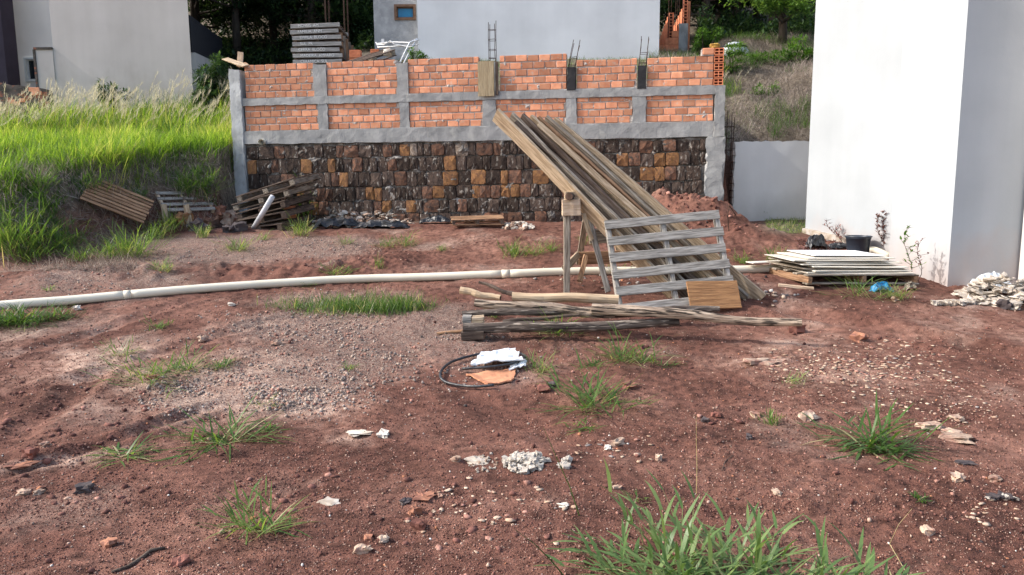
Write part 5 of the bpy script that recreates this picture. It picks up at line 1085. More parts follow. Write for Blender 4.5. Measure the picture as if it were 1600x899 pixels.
# black lumps, elbow pipe, foundation strip
rag = rag_sheet('black_bag', 1266, 1294, 376, 391, M['black_plastic'], None, .17, sd=31, n=14); tag(rag, 'small knotted black bag on the soil left of the bucket', 'bag')
rag = rag_sheet('black_bag', 1298, 1330, 378, 389, M['black_plastic'], None, .07, sd=37, n=12); tag(rag, 'flattened dark plastic lying right beside the bucket', 'bag')
q0 = G(1366, 397); q1 = G(1392, 408); q0.z += .05; q1.z += .05; mb = MB(); mb.tube([q0 + Vector((-.06, .02, .0)), q0, q1 + Vector((.0, .05, 0))], .052, 14); tag(mb.obj('pipe_stub', M['pvc'], smooth=True), 'short cream pipe stub at the step of the white house wall', 'pipe')
fa_, fb_ = far_end, farP0; d_ = (fb_ - fa_).normalized(); mb = MB()
T = frame((fa_.x + nrm.x * .035, fa_.y + nrm.y * .035, Hs(fa_.x, fa_.y) - .06), (fa_.x + d_.x * .9 + nrm.x * .035, fa_.y + d_.y * .9, Hs(fa_.x, fa_.y - .9) - .02))
me = plank_mesh(1.1, .07, .22, M['rock_rubble'], name='footing'); link('footing', me, st, T)
# -- small bricks and hook near the mounds
q = G(1133, 396); T = Matrix.Translation(q + Vector((-.12, 0, 0))) @ RX(.1, 4, 'Z'); mb = MB(); mb.box(0, .2, 0, .14, 0, .05); o = link('brick', mb.mesh('brick', M['brick_lit']), None, T); tag(o, 'single orange brick lying below the red mound', 'brick')
q = G(1139, 362); mb = MB(); mb.tube([q, q + Vector((-.02, .02, .22)), q + Vector((.01, .06, .36)), q + Vector((.12, .1, .22))], .008, 5); tag(mb.obj('bent_rod', M['rebar']), 'bent rusty rod sticking out of the red mound', 'rod')

M['wood_pallet'] = woodmat('silvery pallet wood', (.46, .44, .42), (.28, .27, .255), rnd=.15)
# ============================================================ ON THE TERRACE BEHIND THE WALL
TZ = lambda x, y: Hs(x, y)
Ys = 16.2; pa = at(457, 100, Ys); pb_ = at(533, 100, Ys); Lk = pb_.x - pa.x; zb0 = at(495, 101.5, Ys).z; hpx = (101.5 - 41) / 7.0 * Ys / FPX
words_ = ['MOVEIS  AM', 'FAMILIA  ANM', 'EMPILA  BLOCO', 'SUL  PR', 'CERRA  BLOCO', 'MADEIRA  AMPARO', 'CERAMICA  SUL']
txts = {}
def text_mesh(s, size):
    cu = bpy.data.curves.new('lettering', 'FONT'); cu.body = s; cu.size = size; cu.extrude = .002; ob = bpy.data.objects.new('tmp', cu); C.objects.link(ob)
    dg = bpy.context.evaluated_depsgraph_get(); me = bpy.data.meshes.new_from_object(ob.evaluated_get(dg)); bpy.data.objects.remove(ob); me.materials.clear(); me.materials.append(M['lettering']); me.name = 'lettering'; return me
ords = ['lowest', 'second lowest', 'third lowest', 'middle', 'third highest', 'second highest', 'topmost']
for i in range(7):
    z = zb0 + hpx * (i + .5); dx = random.uniform(-.02, .03)
    t = thing('pallet', '%s pallet with white stencilled letters in the stack behind the brick wall' % ords[i], 'pallet', (pa.x + dx, Ys, z - hpx / 2), 'stack of stencilled pallets')
    Lx = Lk + random.uniform(-.03, .01); yaw = .04; T0 = Matrix.Translation((pa.x + dx, Ys, z)) @ RX(yaw, 4, 'Z') @ RX(-.035 * (1 if i > 3 else .5), 4, 'Y')
    for (y, nm) in ((0, 'side_board'), (1.0, 'side_board')):
        link(nm, plank_mesh(Lx, .082, .03, M['wood_pallet'], name=nm), t, T0 @ Matrix.Translation((0, y, 0)) @ RX(PI / 2, 4, 'X'))
    for x in (.04, Lx / 2, Lx - .04): link('block', plank_mesh(.9, .07, .045, M['wood_dark'], name='block', seg=2), t, T0 @ Matrix.Translation((x, .05, -hpx * .46)) @ RX(PI / 2, 4, 'Z'))
    me = plank_mesh(Lx - .04, .11, .016, M['wood_dark'], name='deck_board', seg=3)
    for k in range(5): link('deck_board', me, t, T0 @ Matrix.Translation((0, .1 + .2 * k, .045)))
    tm = text_mesh(words_[6 - i], .085); tx = link('lettering', tm, t, T0 @ Matrix.Translation((.16, -.028, -.026)) @ RX(PI / 2, 4, 'X') @ Matrix.Diagonal((.95, 1, 1, 1)))
# weathered boards standing against its side
for i in range(6):
    px = 534 + i * 3.6; p = at(px, 102, Ys + .25 + .16 * i); q = at(px - 2 + i * .5, 51 + i * 5, Ys + .2 + .15 * i); tag(plank('upright_board', p, q, .10, .03, M['wood_dirty' if i % 2 else 'wood_brown'], up=(.4, -1, 0)), ['tallest board standing against the stencilled pallets', 'second tallest board standing by the stencilled pallets', 'third board standing by the stencilled pallets', 'fourth board standing by the stencilled pallets', 'fifth board standing by the stencilled pallets', 'shortest board standing by the stencilled pallets'][i], 'board', 'boards standing beside the stack')
# orange blocks
for (x0p, x1p, top, bot, lab) in ((546, 563, 78, 92, 'orange hollow block right of the standing boards'), (579, 592, 77, 87, 'orange hollow block behind the dark tilted pallet'), (546, 566, 90, 99, 'weathered orange block lying under the first orange block')):
    Yk = 16.3; a = at(x0p, bot, Yk); b = at(x1p, top, Yk); mb = MB(); mb.box(a.x, b.x, Yk, Yk + .15, a.z, b.z)
    for k in range(3):
        mb.box(a.x + .01, b.x - .01, Yk - .006, Yk, a.z + .02 + k * (b.z - a.z) / 3, a.z + .045 + k * (b.z - a.z) / 3)
    tag(mb.obj('clay_block', M['brick_lit']), lab, 'brick')
# heap of soil under them so nothing floats
hb = MB(); 
c0 = at(575, 101, 16.7); T = Matrix.Translation((c0.x, c0.y, c0.z - .22)); link_o = link('rubble_mound', chunk_mesh('rubble_mound', 1.7, .9, .62, M['rock_red'], 8, .3, seed=5, sq=2.5), None, T); tag(link_o, 'reddish mound of earth among the blocks and boards on the terrace', 'mound')
a, b = at(552, 100, 15.6), at(617, 78, 15.9); T = basis(a, b, a + Vector((.15, .7, .3))); pallet('pallet', 'dark pallet tilted on the mound behind the brick wall', T, 4, L=(b - a).length * 1.0, D=.6, ms='wood_dark', mst='wood_dirty', bottom=2, sh=.09, stw=.08)
p = at(604, 80, 15.8); tag(link('paper_scrap', chunk_mesh('paper_scrap', .2, .1, .14, M['plaster_white'], 3, .4, seed=3), None, Matrix.Translation(p + Vector((0, .2, 0)))), 'cream scrap lying on the tilted dark pallet', 'scrap')
# white folding frame
t = thing('tubular_frame', 'white tubular metal frame lying against the unpainted house section', 'frame', at(640, 98, 15.6)); Yf = 15.4
def tb(*pts, r=.016, m='white_metal'):
    mb = MB(); mb.tube([at(px, py, Y) for (px, py, Y) in pts], r, 7); mb.obj('tube', M[m], t, smooth=True)
tb((652, 61, 15.9), (640, 67, 15.8), (625, 98, 15.2)); tb((652, 61, 16.0), (645, 72, 15.8), (631, 99, 15.2))
tb((588, 69, 16.2), (610, 66, 16.1), (640, 67, 15.9), (655, 62, 15.8)); tb((590, 74, 16.2), (615, 73, 16.1), (645, 70, 15.9)); tb((590, 70, 16.1), (600, 70, 16.0), (610, 64, 16.0), (615, 69, 16.0), (640, 74, 15.9), (655, 69, 15.8), r=.012)
tb((587, 66, 16.2), (592, 76, 16.2), r=.012); mb = MB(); q = at(598, 64, 16.1); mb.box(q.x - .03, q.x + .03, q.y, q.y + .01, q.z - .04, q.z + .04); mb.obj('plate', M['white_metal'], t)
# planks poking over the left end of the wall
for (a, b_, k, lab) in (((352, 92, 14.0), (384, 103, 13.3), 'wood_tan', 'tan board sticking out over the left end of the brick wall'), ((372, 104, 13.5), (386, 100, 13.6), 'wood_brown', 'short brown board under the tan one at the end of the wall')):
    tag(plank('board', at(*a), at(*b_), .12, .025, M[k], up=(0, -.5, 1)), lab, 'board')
p, q = at(375, 100, 13.7), at(376, 82, 13.7); tag(plank('stake', p, q, .10, .03, M['wood_pale'], up=(0, -1, 0)), 'pale upright stake behind the left end of the brick wall', 'stake')
# covered heap and yellow sack on the hilltop
c = at(1147, 80, 19.5); t = thing('covered_heap', 'white and grey covered dome at the top of the dry slope under the trees', 'dome', c); vs = []; mb = MB()
for j in range(5):
    for k in range(14): a_ = 2 * PI * k / 14; f_ = math.cos(j / 4 * PI / 2); vs.append((c.x + .38 * f_ * math.cos(a_) * (1 + .06 * random.random()), c.y + .3 * f_ * math.sin(a_), c.z - .15 + .38 * math.sin(j / 4 * PI / 2)))
fs = [(j * 14 + k, j * 14 + (k + 1) % 14, (j + 1) * 14 + (k + 1) % 14, (j + 1) * 14 + k) for j in range(4) for k in range(14)]; mb.add(vs, fs); mb.obj('cover', M['pale_sheet'], t)
mb = MB(); mb.tube([(c.x + .36 * math.cos(a_) * .8, c.y + .25 * math.sin(a_), c.z + .10) for a_ in [2 * PI * k / 14 for k in range(15)]], .03, 5, cap=False); mb.obj('rope', M['black_plastic'], t)
M['yellow_sack'] = mat('yellow sack', (.45, .30, .07), (.34, .2, .05), 9, bs=20, bstr=.8, bd=.02)
c = wm_at(sx_(1118, 90), zB1t(sR) + 5 * CH + .04, -.12); o = link('yellow_sack', chunk_mesh('yellow_sack', .15, .12, .10, M['yellow_sack'], 4, .4, seed=9, sq=2.5), None, c); tag(o, 'crumpled yellow sack on the top of the broken brick end', 'sack')
# ============================================================ GRASS, WEEDS, SHRUBS AND TREES
def A_(*a): return np.array(a, float)
class Leaves:
    """collects strips into one mesh"""
    def __init__(s): s.V = []; s.F = []; s.T = []; s.n = 0
    def add(s, V, F, T): s.V.append(V); s.F.append(F + s.n); s.T.append(T); s.n += len(V)
    def obj(s, name, m, parent=None, clamp=True, origin=None, link_=True):
        V = np.concatenate(s.V); F = np.concatenate(s.F); T = np.concatenate(s.T)
        if clamp: V[:, 2] = np.maximum(V[:, 2], Hg(V[:, 0], V[:, 1]) + .003)
        o = Vector(origin) if origin is not None else Vector((float(V[:, 0].mean()), float(V[:, 1].mean()), float(V[:, 2].min())))
        me = npmesh(name, V - np.array(o)[None], F, m, attr=T)
        return link(name, me, parent, Matrix.Translation(o)) if link_ else me
U = rng.uniform
def culms(L, base, az, lean, length, nleaf, ll, lw, tint, droop=.3, r=.0022, spread=.55, stemtint=.75):
    n = len(base); V, F, T = blades(base, az, lean, length, np.full(n, r * 2) if np.isscalar(r) else r, np.full(n, droop), np.full(n, stemtint), seg=5); L.add(V, F, T)
    V2, F2, T2 = blades(base, az + 1.57, lean * 0 + lean, length, np.full(n, .0001), np.full(n, droop), np.full(n, stemtint), seg=5)
    mid = V.reshape(n, 6, 2, 3).mean(2)
    for k in range(nleaf):
        t = (k + 1.0) / nleaf * 5 * U(.85, 1.0, n); i = np.clip(t.astype(int), 0, 4); f = (t - i)[:, None]
        p = mid[np.arange(n), i] * (1 - f) + mid[np.arange(n), i + 1] * f
        d = mid[np.arange(n), i + 1] - mid[np.arange(n), i]; la = np.arctan2(np.hypot(d[:, 0], d[:, 1]), d[:, 2])
        a2 = az + np.where((k % 2) == 0, 1, -1) * U(.2, spread + .3, n); le = np.clip(la - U(-.1, .5, n), .1, 1.5)
        L.add(*blades(p, a2, le, ll * U(.6, 1.15, n), lw * U(.7, 1.2, n), U(.1, .9, n), tint + U(-.2, .2, n), seg=4, curl=U(-.5, .5, n)))
def tuft(px, py, wpx, label, n=12, up=.5, lw=.007, m='grass_tuft', tint=.5, dry=.12, name='grass_tuft', cat='grass tuft', leaf=1.0, group=None, hx=1.0):
    c = G(px, py); R = wpx * c.y / FPX / 2 * 1.25; up = up - .12 if up < .8 else up; L = Leaves()
    nb = n; base = np.stack([c.x + rng.normal(0, R * .14, nb) * hx, c.y + rng.normal(0, R * .14, nb), np.zeros(nb)], 1); base[:, 2] = Hg(base[:, 0], base[:, 1])
    az = U(0, 6.283, nb); lean = np.clip(rng.normal(1.42 - up * .85, .2, nb), .05, 1.52)
    culms(L, base, az, lean, R * U(.4, .9, nb), 4, R * .62 * leaf, lw * 1.15, tint, droop=.25, r=.0016)
    nb2 = int(n * 2.2); base = np.stack([c.x + rng.normal(0, R * .22, nb2) * hx, c.y + rng.normal(0, R * .2, nb2), np.zeros(nb2)], 1); base[:, 2] = Hg(base[:, 0], base[:, 1])
    tt = np.where(rng.random(nb2) < dry, U(.88, 1, nb2), tint + U(-.3, .25, nb2))
    L.add(*blades(base, U(0, 6.283, nb2), np.clip(rng.normal(1.36 - up * .95, .25, nb2), 0, 1.5), R * U(.35, .95, nb2), np.full(nb2, lw), U(.1, .8, nb2), tt, seg=4, curl=U(-.6, .6, nb2)))
    o = L.obj(name, M[m], None, origin=c); return tag(o, label, cat, group)
T_ = [(350, 690, 170, 'sprawling grass clump left of the foreground rut, with long silver leaves', 16, .25, .012, .5), (425, 668, 60, 'small grass runner tip just right of the sprawling clump', 5, .1, .010, .45), (195, 712, 110, 'flat bright green grass runner left of the sprawling clump', 7, .08, .014, .6),
 (402, 832, 150, 'grass clump with dry stems in the lower left foreground', 14, .45, .010, .65), (235, 592, 130, 'wide low grass tuft at the left beside the grey gravel', 18, .3, .009, .6), (290, 580, 90, 'middle tuft of the row beside the grey gravel', 14, .3, .008, .55), (345, 575, 60, 'small tuft at the gravel end of the left row', 9, .25, .008, .55),
 (188, 556, 64, 'grass tuft with thin upright seed stems at the left', 12, .5, .006, .6), (248, 514, 44, 'little tuft on the slope left of the gravel', 10, .5, .007, .5), (545, 578, 36, 'tiny tuft in the grey gravel', 7, .5, .006, .65), (415, 632, 50, 'sparse yellowish sprig on the pale cracked soil', 4, .4, .006, .7),
 (928, 636, 165, 'spreading tuft with silver leaves below the long log', 20, .35, .012, .45), (910, 668, 70, 'small offshoot right below the spreading tuft', 5, .2, .010, .55), (990, 566, 130, 'wide tuft right below the middle of the long log', 20, .45, .010, .5), (930, 572, 60, 'low leaves left of the wide tuft by the log', 6, .1, .011, .45), (1035, 572, 60, 'thin sprig right of the wide tuft by the log', 4, .15, .008, .5),
 (848, 580, 66, 'yellow green tuft touching the white scrap', 12, .6, .007, .7), (872, 522, 110, 'bright tuft growing against the front log', 16, .55, .011, .55), (770, 497, 46, 'sprig between the dark logs', 6, .7, .008, .65), (1366, 696, 165, 'broad leaved dark green grass clump on the open soil', 22, .3, .017, .35), (1390, 708, 60, 'small leaves at the front of the broad leaved clump', 6, .1, .014, .4),
 (1205, 664, 44, 'upright thin weed with a leafy foot', 10, .85, .006, .6), (1236, 600, 56, 'sparse tuft at the edge of the shard patch', 7, .5, .006, .7), (1440, 785, 34, 'tiny leafy weed casting a shadow on the open soil', 10, .7, .006, .45),
 (800, 400, 56, 'bushy tuft in front of the stone wall near the trestle', 22, .75, .008, .6), (835, 398, 60, 'tuft right beside the bushy one near the trestle', 20, .5, .008, .6), (862, 392, 40, 'low green tuft left of the trestle post', 14, .5, .007, .65), (915, 382, 34, 'small tuft seen between the trestle legs', 10, .6, .007, .6), (374, 392, 60, 'tuft on the soil in front of the dark pallets', 22, .6, .008, .7),
 (254, 422, 44, 'yellow tuft on the dug over soil', 18, .6, .007, .75), (75, 455, 24, 'tiny sprig on the dark soil above the pipe', 8, .7, .006, .6), (470, 368, 60, 'yellow green tuft in front of the brick stack', 26, .75, .008, .75), (412, 375, 30, 'small tuft in front of the pale tube', 10, .6, .007, .7), (318, 372, 44, 'yellowish tuft before the boulders', 18, .8, .008, .75), (268, 358, 56, 'bright tuft covering the bleached pallet end', 26, .8, .009, .7),
 (210, 400, 100, 'big bright tuft right of the lush grass', 44, .75, .010, .65), (165, 402, 70, 'bright tuft at the end of the brown slatted pallet', 30, .6, .009, .65), (125, 408, 60, 'low bright tuft beside the lush grass bush', 22, .6, .009, .6), (246, 372, 70, 'grass in front of the brown slatted pallet', 26, .6, .009, .7), (540, 382, 40, 'small tuft before the rubble at the wall', 12, .45, .006, .6), (605, 386, 50, 'short tuft left of the larger one before the wall', 16, .5, .006, .6), (635, 384, 56, 'short dense tuft in front of the black plastic heap', 20, .55, .006, .6),
 (690, 392, 26, 'tiny tuft in front of the small dark pallet', 10, .6, .006, .6), (592, 420, 40, 'thin weed behind the middle of the pipe', 9, .9, .005, .5), (525, 430, 60, 'low grass touching the far side of the pipe', 16, .4, .007, .65), (480, 446, 40, 'low sprigs just in front of the pipe', 8, .3, .007, .6), (1210, 410, 56, 'straggly tuft at the far side of the pipe near the board stack', 22, .75, .006, .6), (1160, 412, 44, 'low tuft by the foot of the sloping planks', 14, .5, .007, .65),
 (1345, 462, 100, 'wide grass tuft in front of the stack of boards', 13, .5, .009, .6), (1400, 466, 60, 'yellowish grass right of the blue bag', 18, .5, .007, .7), (960, 425, 60, 'thin grass around the feet of the leaning pallet', 12, .5, .006, .65), (1000, 780, 50, 'thin dry sprig left of the big foreground grass', 3, .3, .006, .7), (45, 505, 90, 'leafy green patch in front of the pipe at the left edge', 44, .35, .010, .4), (100, 498, 60, 'thin end of the leafy patch in front of the pipe', 16, .3, .008, .5),
 (1195, 335, 34, 'small leafy weed at the low white wall', 12, .95, .010, .5), (480, 342, 64, 'dark green clump growing by the stone wall behind the brick stack', 40, .85, .012, .35), (5, 505, 70, 'leafy green patch cut by the left edge of the picture', 40, .4, .010, .4)]
for q in T_: tuft(q[0], q[1], q[2], q[3], n=q[4], up=q[5], lw=q[6], tint=q[7])
# long turf strip in front of the pipe
L = Leaves()
for (cx, cy, w, n) in ((470, 482, 60, 260), (530, 484, 60, 420), (590, 486, 60, 700), (635, 482, 50, 500), (560, 478, 90, 400)):
    c = G(cx, cy); R = w * c.y / FPX; b = np.stack([c.x + rng.normal(0, R * .45, n), c.y + rng.normal(0, R * .28, n), np.zeros(n)], 1); b[:, 2] = Hg(b[:, 0], b[:, 1])
    L.add(*blades(b, U(0, 6.28, n), U(.2, 1.3, n), U(.08, .22, n), U(.004, .009, n), U(.1, .9, n), np.where(rng.random(n) < .07, .95, U(.2, .7, n)), seg=3, curl=U(-.5, .5, n)))
tag(L.obj('grass_strip', M['grass_tuft']), 'long dense green grass strip in front of the middle of the pipe', 'grass tuft')
# big foreground grass at the bottom edge
L = Leaves(); L2 = Leaves()
for (px, py, n, ln) in ((1090, 925, 18, .60), (1180, 925, 15, .50), (1030, 915, 14, .50), (960, 905, 7, .26), (1290, 930, 9, .24), (1360, 925, 7, .2), (1130, 950, 12, .62), (1060, 880, 7, .3), (1150, 880, 6, .26)):
    c = G(px, py); b = np.stack([c.x + rng.normal(0, .05, n), c.y + rng.normal(0, .04, n), np.zeros(n)], 1); b[:, 2] = Hg(b[:, 0], b[:, 1])
    culms(L, b, U(0, 6.28, n), np.clip(rng.normal(1.08, .36, n), .1, 1.5), ln * U(.5, 1.0, n), 5, .15, .020, .55, droop=.35, r=.0028, spread=.5)
    k = int(n * .9); b = np.stack([c.x + rng.normal(0, .07, k), c.y + rng.normal(0, .06, k), np.zeros(k)], 1); b[:, 2] = Hg(b[:, 0], b[:, 1])
    L.add(*blades(b, U(0, 6.28, k), U(.6, 1.5, k), ln * U(.4, .8, k), U(.010, .018, k), U(.1, .9, k), np.where(rng.random(k) < .1, .97, U(.2, .8, k)), seg=6, curl=U(-.7, .7, k)))
tag(L.obj('grass_clump', M['grass_big']), 'big clump of broad leaved grass rising from the bottom edge', 'grass')
# thin bent seed stems standing in the foreground
def stem(pts, label, tint=.9, w=.003, m='grass_tuft'):
    mb = MB(); mb.tube(pts, [w, w * .9, w * .6, w * .3][:len(pts)], 5); me = mb.mesh('dry_culm', M[m]); a = me.attributes.new('tint', 'FLOAT', 'POINT'); a.data.foreach_set('value', [tint] * len(me.vertices)); tag(link('dry_culm', me), label, 'grass stem')
Yq = G(905, 800).y; g_ = G(905, 806); stem([g_, at(890, 760, g_.y - .02), at(868, 712, g_.y - .05), at(849, 668, g_.y - .08)], 'long thin bent grass stem left of the big foreground clump', .6)
g_ = G(1088, 772); stem([g_, at(1089, 730, g_.y), at(1088, 690, g_.y), at(1088, 648, g_.y)], 'tall straight pale dry stem standing alone on the soil', 1.0, .002)
g_ = G(1400, 860); stem([g_ + Vector((-.08, -.3, 0)), at(1390, 850, g_.y), at(1404, 820, g_.y), at(1425, 795, g_.y)], 'thin dry stem leaning towards the tiny leafy weed', 1.0, .0018)
g_ = G(885, 905); stem([g_, at(860, 875, g_.y), at(835, 850, g_.y), at(805, 828, g_.y)], 'dark bent stem at the bottom edge left of the big grass', .1, .0032)
# ------------------------------------------------------------ grass bank of the neighbouring plot
def field(n, xr, yr, fn):
    x = U(*xr, n); y = U(*yr, n); k = fn(x, y); return x[k], y[k]
def bankmask(x, y):
    b = Hg(x, y) - np.interp(y, PROF_Y, PROF_Z); return b
def inview(x, y, z, mar=60):
    px, py = proj(x, y, z); return (px > -mar) & (px < 1660)
L = Leaves(); x, y = field(150000, (-13.5, -4.95), (9.2, 18), lambda x, y: (bankmask(x, y) > .62) & inview(x, y, 2))
pxx, _ = proj(x, y, Hg(x, y)); bk = bankmask(x, y); keep = rng.random(len(x)) < np.where((pxx > 130) & (bk < 1.0), .34, 1.0) * np.where(y > 15, .55, 1); x, y, pxx, bk = x[keep], y[keep], pxx[keep], bk[keep]
n = len(x); cl = fbm(x * 1.1, y * 1.1, 3, 71); P = np.stack([x, y, Hg(x, y)], 1)
edge = np.exp(-((bk - 1.0) / .35) ** 2); ht = (.09 + .17 * rng.random(n) ** 1.5) * (1 + 2.0 * cl) * (1 + .5 * edge); ht = np.clip(ht, .06, .6); cl = cl - .25 * edge + .25 * fbm(x * 4, y * 4, 2, 73)
L.add(*blades(P, U(0, 6.28, n), U(.05, .9, n), ht, U(.006, .014, n), U(.2, 1.4, n), np.clip(.50 + cl * 1.0 + U(-.35, .35, n) + .22 * sst(13, 15, y), 0, 1), seg=3)); tag(L.obj('lawn_grass', M['grass_lawn'], clamp=False), 'lush bright green grass covering the neighbouring plot', 'grass', kind='stuff')
# darker shaggy face of the bank
L = Leaves(); x, y = field(60000, (-13.5, -4.7), (9, 14), lambda x, y: (bankmask(x, y) > .06) & (bankmask(x, y) < 1.15)); pxx, _ = proj(x, y, Hg(x, y)); n = len(x)
P = np.stack([x, y, Hg(x, y)], 1); green = (pxx < 140) ; keep = (rng.random(n) < .9)
P = P[keep]; n = len(P)
L.add(*blades(P, U(3.4, 6.0, n), U(.3, 1.7, n), U(.10, .34, n), U(.004, .009, n), U(.2, 1.6, n), np.clip(rng.random(n) ** 1.1 + .1, 0, 1), seg=2)); tag(L.obj('dry_grass', M['dry_brush']), 'dead brown grass and roots hanging down the bank', 'dry grass', kind='stuff')
for (px, py, w, lab, n, t_) in ((40, 400, 130, 'lush grass bush at the foot of the bank by the left edge', 60, .6), (95, 385, 80, 'bright grass bush right of the lush one at the left', 36, .6), (0, 375, 80, 'grass bush cut by the left edge on the bank', 30, .7), (75, 330, 70, 'leafy green weed on the dark bank face', 34, .4), (215, 318, 44, 'green weed on the bank above the brown pallet', 22, .6), (290, 300, 60, 'long dark green leaves hanging on the bank', 34, .35), (325, 300, 60, 'green leaves near the top of the bank beside the wall', 34, .45), (55, 300, 60, 'tall weed on the bank top at the left', 24, .5), (135, 300, 50, 'straggly weed at the bank top above the brown pallet', 20, .35)):
    tuft(px, py, w, lab, n=n, up=.70, lw=.011, tint=t_, m='grass_tuft', name='grass_bush', cat='grass bush')
# tall feathery grass
def plumes(n, xr, yr, h, label, name='feather_grass', cond=None, lean0=.12):
    x, y = field(n, xr, yr, cond or (lambda x, y: x < 99)); n = len(x); L = Leaves(); L2 = Leaves(); P = np.stack([x, y, Hg(x, y)], 1)
    az = U(-1.0, 1.0, n); ln = h * U(.6, 1.15, n); V, F, T = blades(P, az, U(0, .45, n), ln, np.full(n, .007), U(.3, 1.3, n), U(.3, .9, n), seg=4); L2.add(V, F, T)
    k = 9; P3 = np.repeat(P, k, 0) + np.stack([rng.normal(0, .05, n * k), rng.normal(0, .05, n * k), np.zeros(n * k)], 1)
    L.add(*blades(P3, U(0, 6.28, n * k), U(0, .7, n * k), h * U(.35, .9, n * k), U(.008, .015, n * k), U(.3, 1.5, n * k), U(.1, 1.0, n * k), seg=4))
    mid = V.reshape(n, 5, 2, 3).mean(2); tip = mid[:, 4]; d = mid[:, 4] - mid[:, 3]; d /= np.linalg.norm(d, axis=1)[:, None]
    q = 34; t = np.tile(np.linspace(-1.1, .4, q), n); Pp = np.repeat(tip, q, 0) + np.repeat(d, q, 0) * (t * .16)[:, None]
    m_ = n * q; L3 = Leaves(); L3.add(*blades(Pp, U(0, 6.28, m_), U(.2, .9, m_), 0.075 * (1.35 - np.abs(t)) * U(.5, 1.3, m_), np.full(m_, .010), U(0, .8, m_), U(0, 1, m_), seg=1))
    th = thing(name, label[0], 'tall grass', (float(x.mean()), float(y.mean()), float(P[:, 2].min())))
    for LL, nm, mm in ((L, 'leaves', 'grass_lawn' if label[1] else 'shrub'), (L2, 'stems', 'grass_dry'), (L3, 'seed_heads', 'plume')): tag(LL.obj(nm, M[mm], th, clamp=False), kind='stuff')
    return th
plumes(190, (-12.0, -9.0), (13.6, 15.2), .62, ('stand of tall feathery grass in front of the old low wall', 1))
plumes(150, (-9.8, -8.0), (14.2, 16.0), .9, ('tallest pale feathery grass in front of the grey house', 1))
plumes(170, (-8.4, -5.3), (14.0, 16.0), .68, ('feathery grass between the grey house and the brick wall', 1))
plumes(70, (-8.3, -6.2), (16.3, 17.3), .9, ('dark feathery grass right at the foot of the grey house', 0))
plumes(150, (-6.7, -5.35), (16.4, 18.2), .85, ('feathery grass showing above the left end of the brick wall', 1), cond=None)
plumes(10, (4.0, 5.2), (16.0, 17.5), .5, ('thin feathery grass behind the broken end of the brick wall', 1))
# weeds by the house, its shade put into them with darker leaves
def leafball(c, r, n, size, m, name, label, cat, squash=.8, clump=14, parent=None, stems=True, kind=None, tint=(0, .8)):
    cc = rng.normal(0, 1, (clump, 3)); cc /= np.linalg.norm(cc, axis=1)[:, None]; cc = cc * (U(.3, .95, clump) ** .6)[:, None] * np.array([r[0], r[1], r[2]]); cr = U(.25, .5, clump) * min(r)
    k = rng.integers(0, clump, n); d = rng.normal(0, 1, (n, 3)); d /= np.linalg.norm(d, axis=1)[:, None]; P = cc[k] + d * (cr[k] * U(.5, 1.1, n))[:, None]
    P = P + np.array(c)[None]; az = np.arctan2(d[:, 1], d[:, 0]) + U(-.8, .8, n); le = np.clip(np.arccos(np.clip(d[:, 2], -1, 1)) + U(-.4, .8, n), .1, 2.4)
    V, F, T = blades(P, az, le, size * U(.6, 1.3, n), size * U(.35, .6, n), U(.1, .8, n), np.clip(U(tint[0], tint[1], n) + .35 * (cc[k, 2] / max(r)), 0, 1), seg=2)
    L = Leaves(); L.add(V, F, T); return L, cc + np.array(c)[None]
def bush(px, py, Y, r, n, size, label, m='shrub', cat='shrub', name='shrub', onground=True, clump=14):
    c = at(px, py, Y); gz = Hs(c.x, Y) if onground else c.z - r[2]; t = thing(name, label, cat, (c.x, Y, gz)); L, cc = leafball(c, r, n, size, m, name, label, cat, clump=clump)
    L.obj('foliage', M[m], t, clamp=False); mb = MB()
    for q in cc[:6]: mb.tube([(c.x, Y, gz - .02), ((c.x + q[0]) / 2, (Y + q[1]) / 2 + .02, (gz + q[2]) / 2), tuple(q)], [.02, .014, .006], 5)
    mb.obj('stems', M['bark'], t); return t
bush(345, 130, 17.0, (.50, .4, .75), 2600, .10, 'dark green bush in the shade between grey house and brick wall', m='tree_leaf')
bush(322, 150, 16.6, (.35, .3, .35), 1300, .10, 'low dark weeds left of the dark green bush', m='tree_leaf')
bush(180, 150, 17.0, (.45, .3, .30), 900, .09, 'dark weed with loose seed tops in front of the grey house', m='tree_leaf')
bush(652, 88, 15.6, (.22, .2, .20), 900, .05, 'small bright shrub at the corner of the pale blank wall')
bush(1100, 62, 20.0, (.5, .4, .25), 1500, .07, 'low green bush behind the broken end of the brick wall')
bush(1143, 95, 17.5, (.35, .3, .35), 1800, .06, 'bright green bush at the top of the dry slope by the wall end')
bush(1190, 95, 18.0, (.4, .3, .22), 1500, .06, 'green weeds right of the bush on the dry slope')
bush(1245, 90, 18.5, (.5, .4, .45), 2200, .08, 'loose green shrub on the slope under the light tree')
bush(1180, 157, 15.6, (.35, .3, .22), 1100, .06, 'middle green weed patch on the dry slope'); bush(1205, 145, 15.9, (.2, .2, .18), 600, .05, 'small green weed beside the middle patch on the slope')
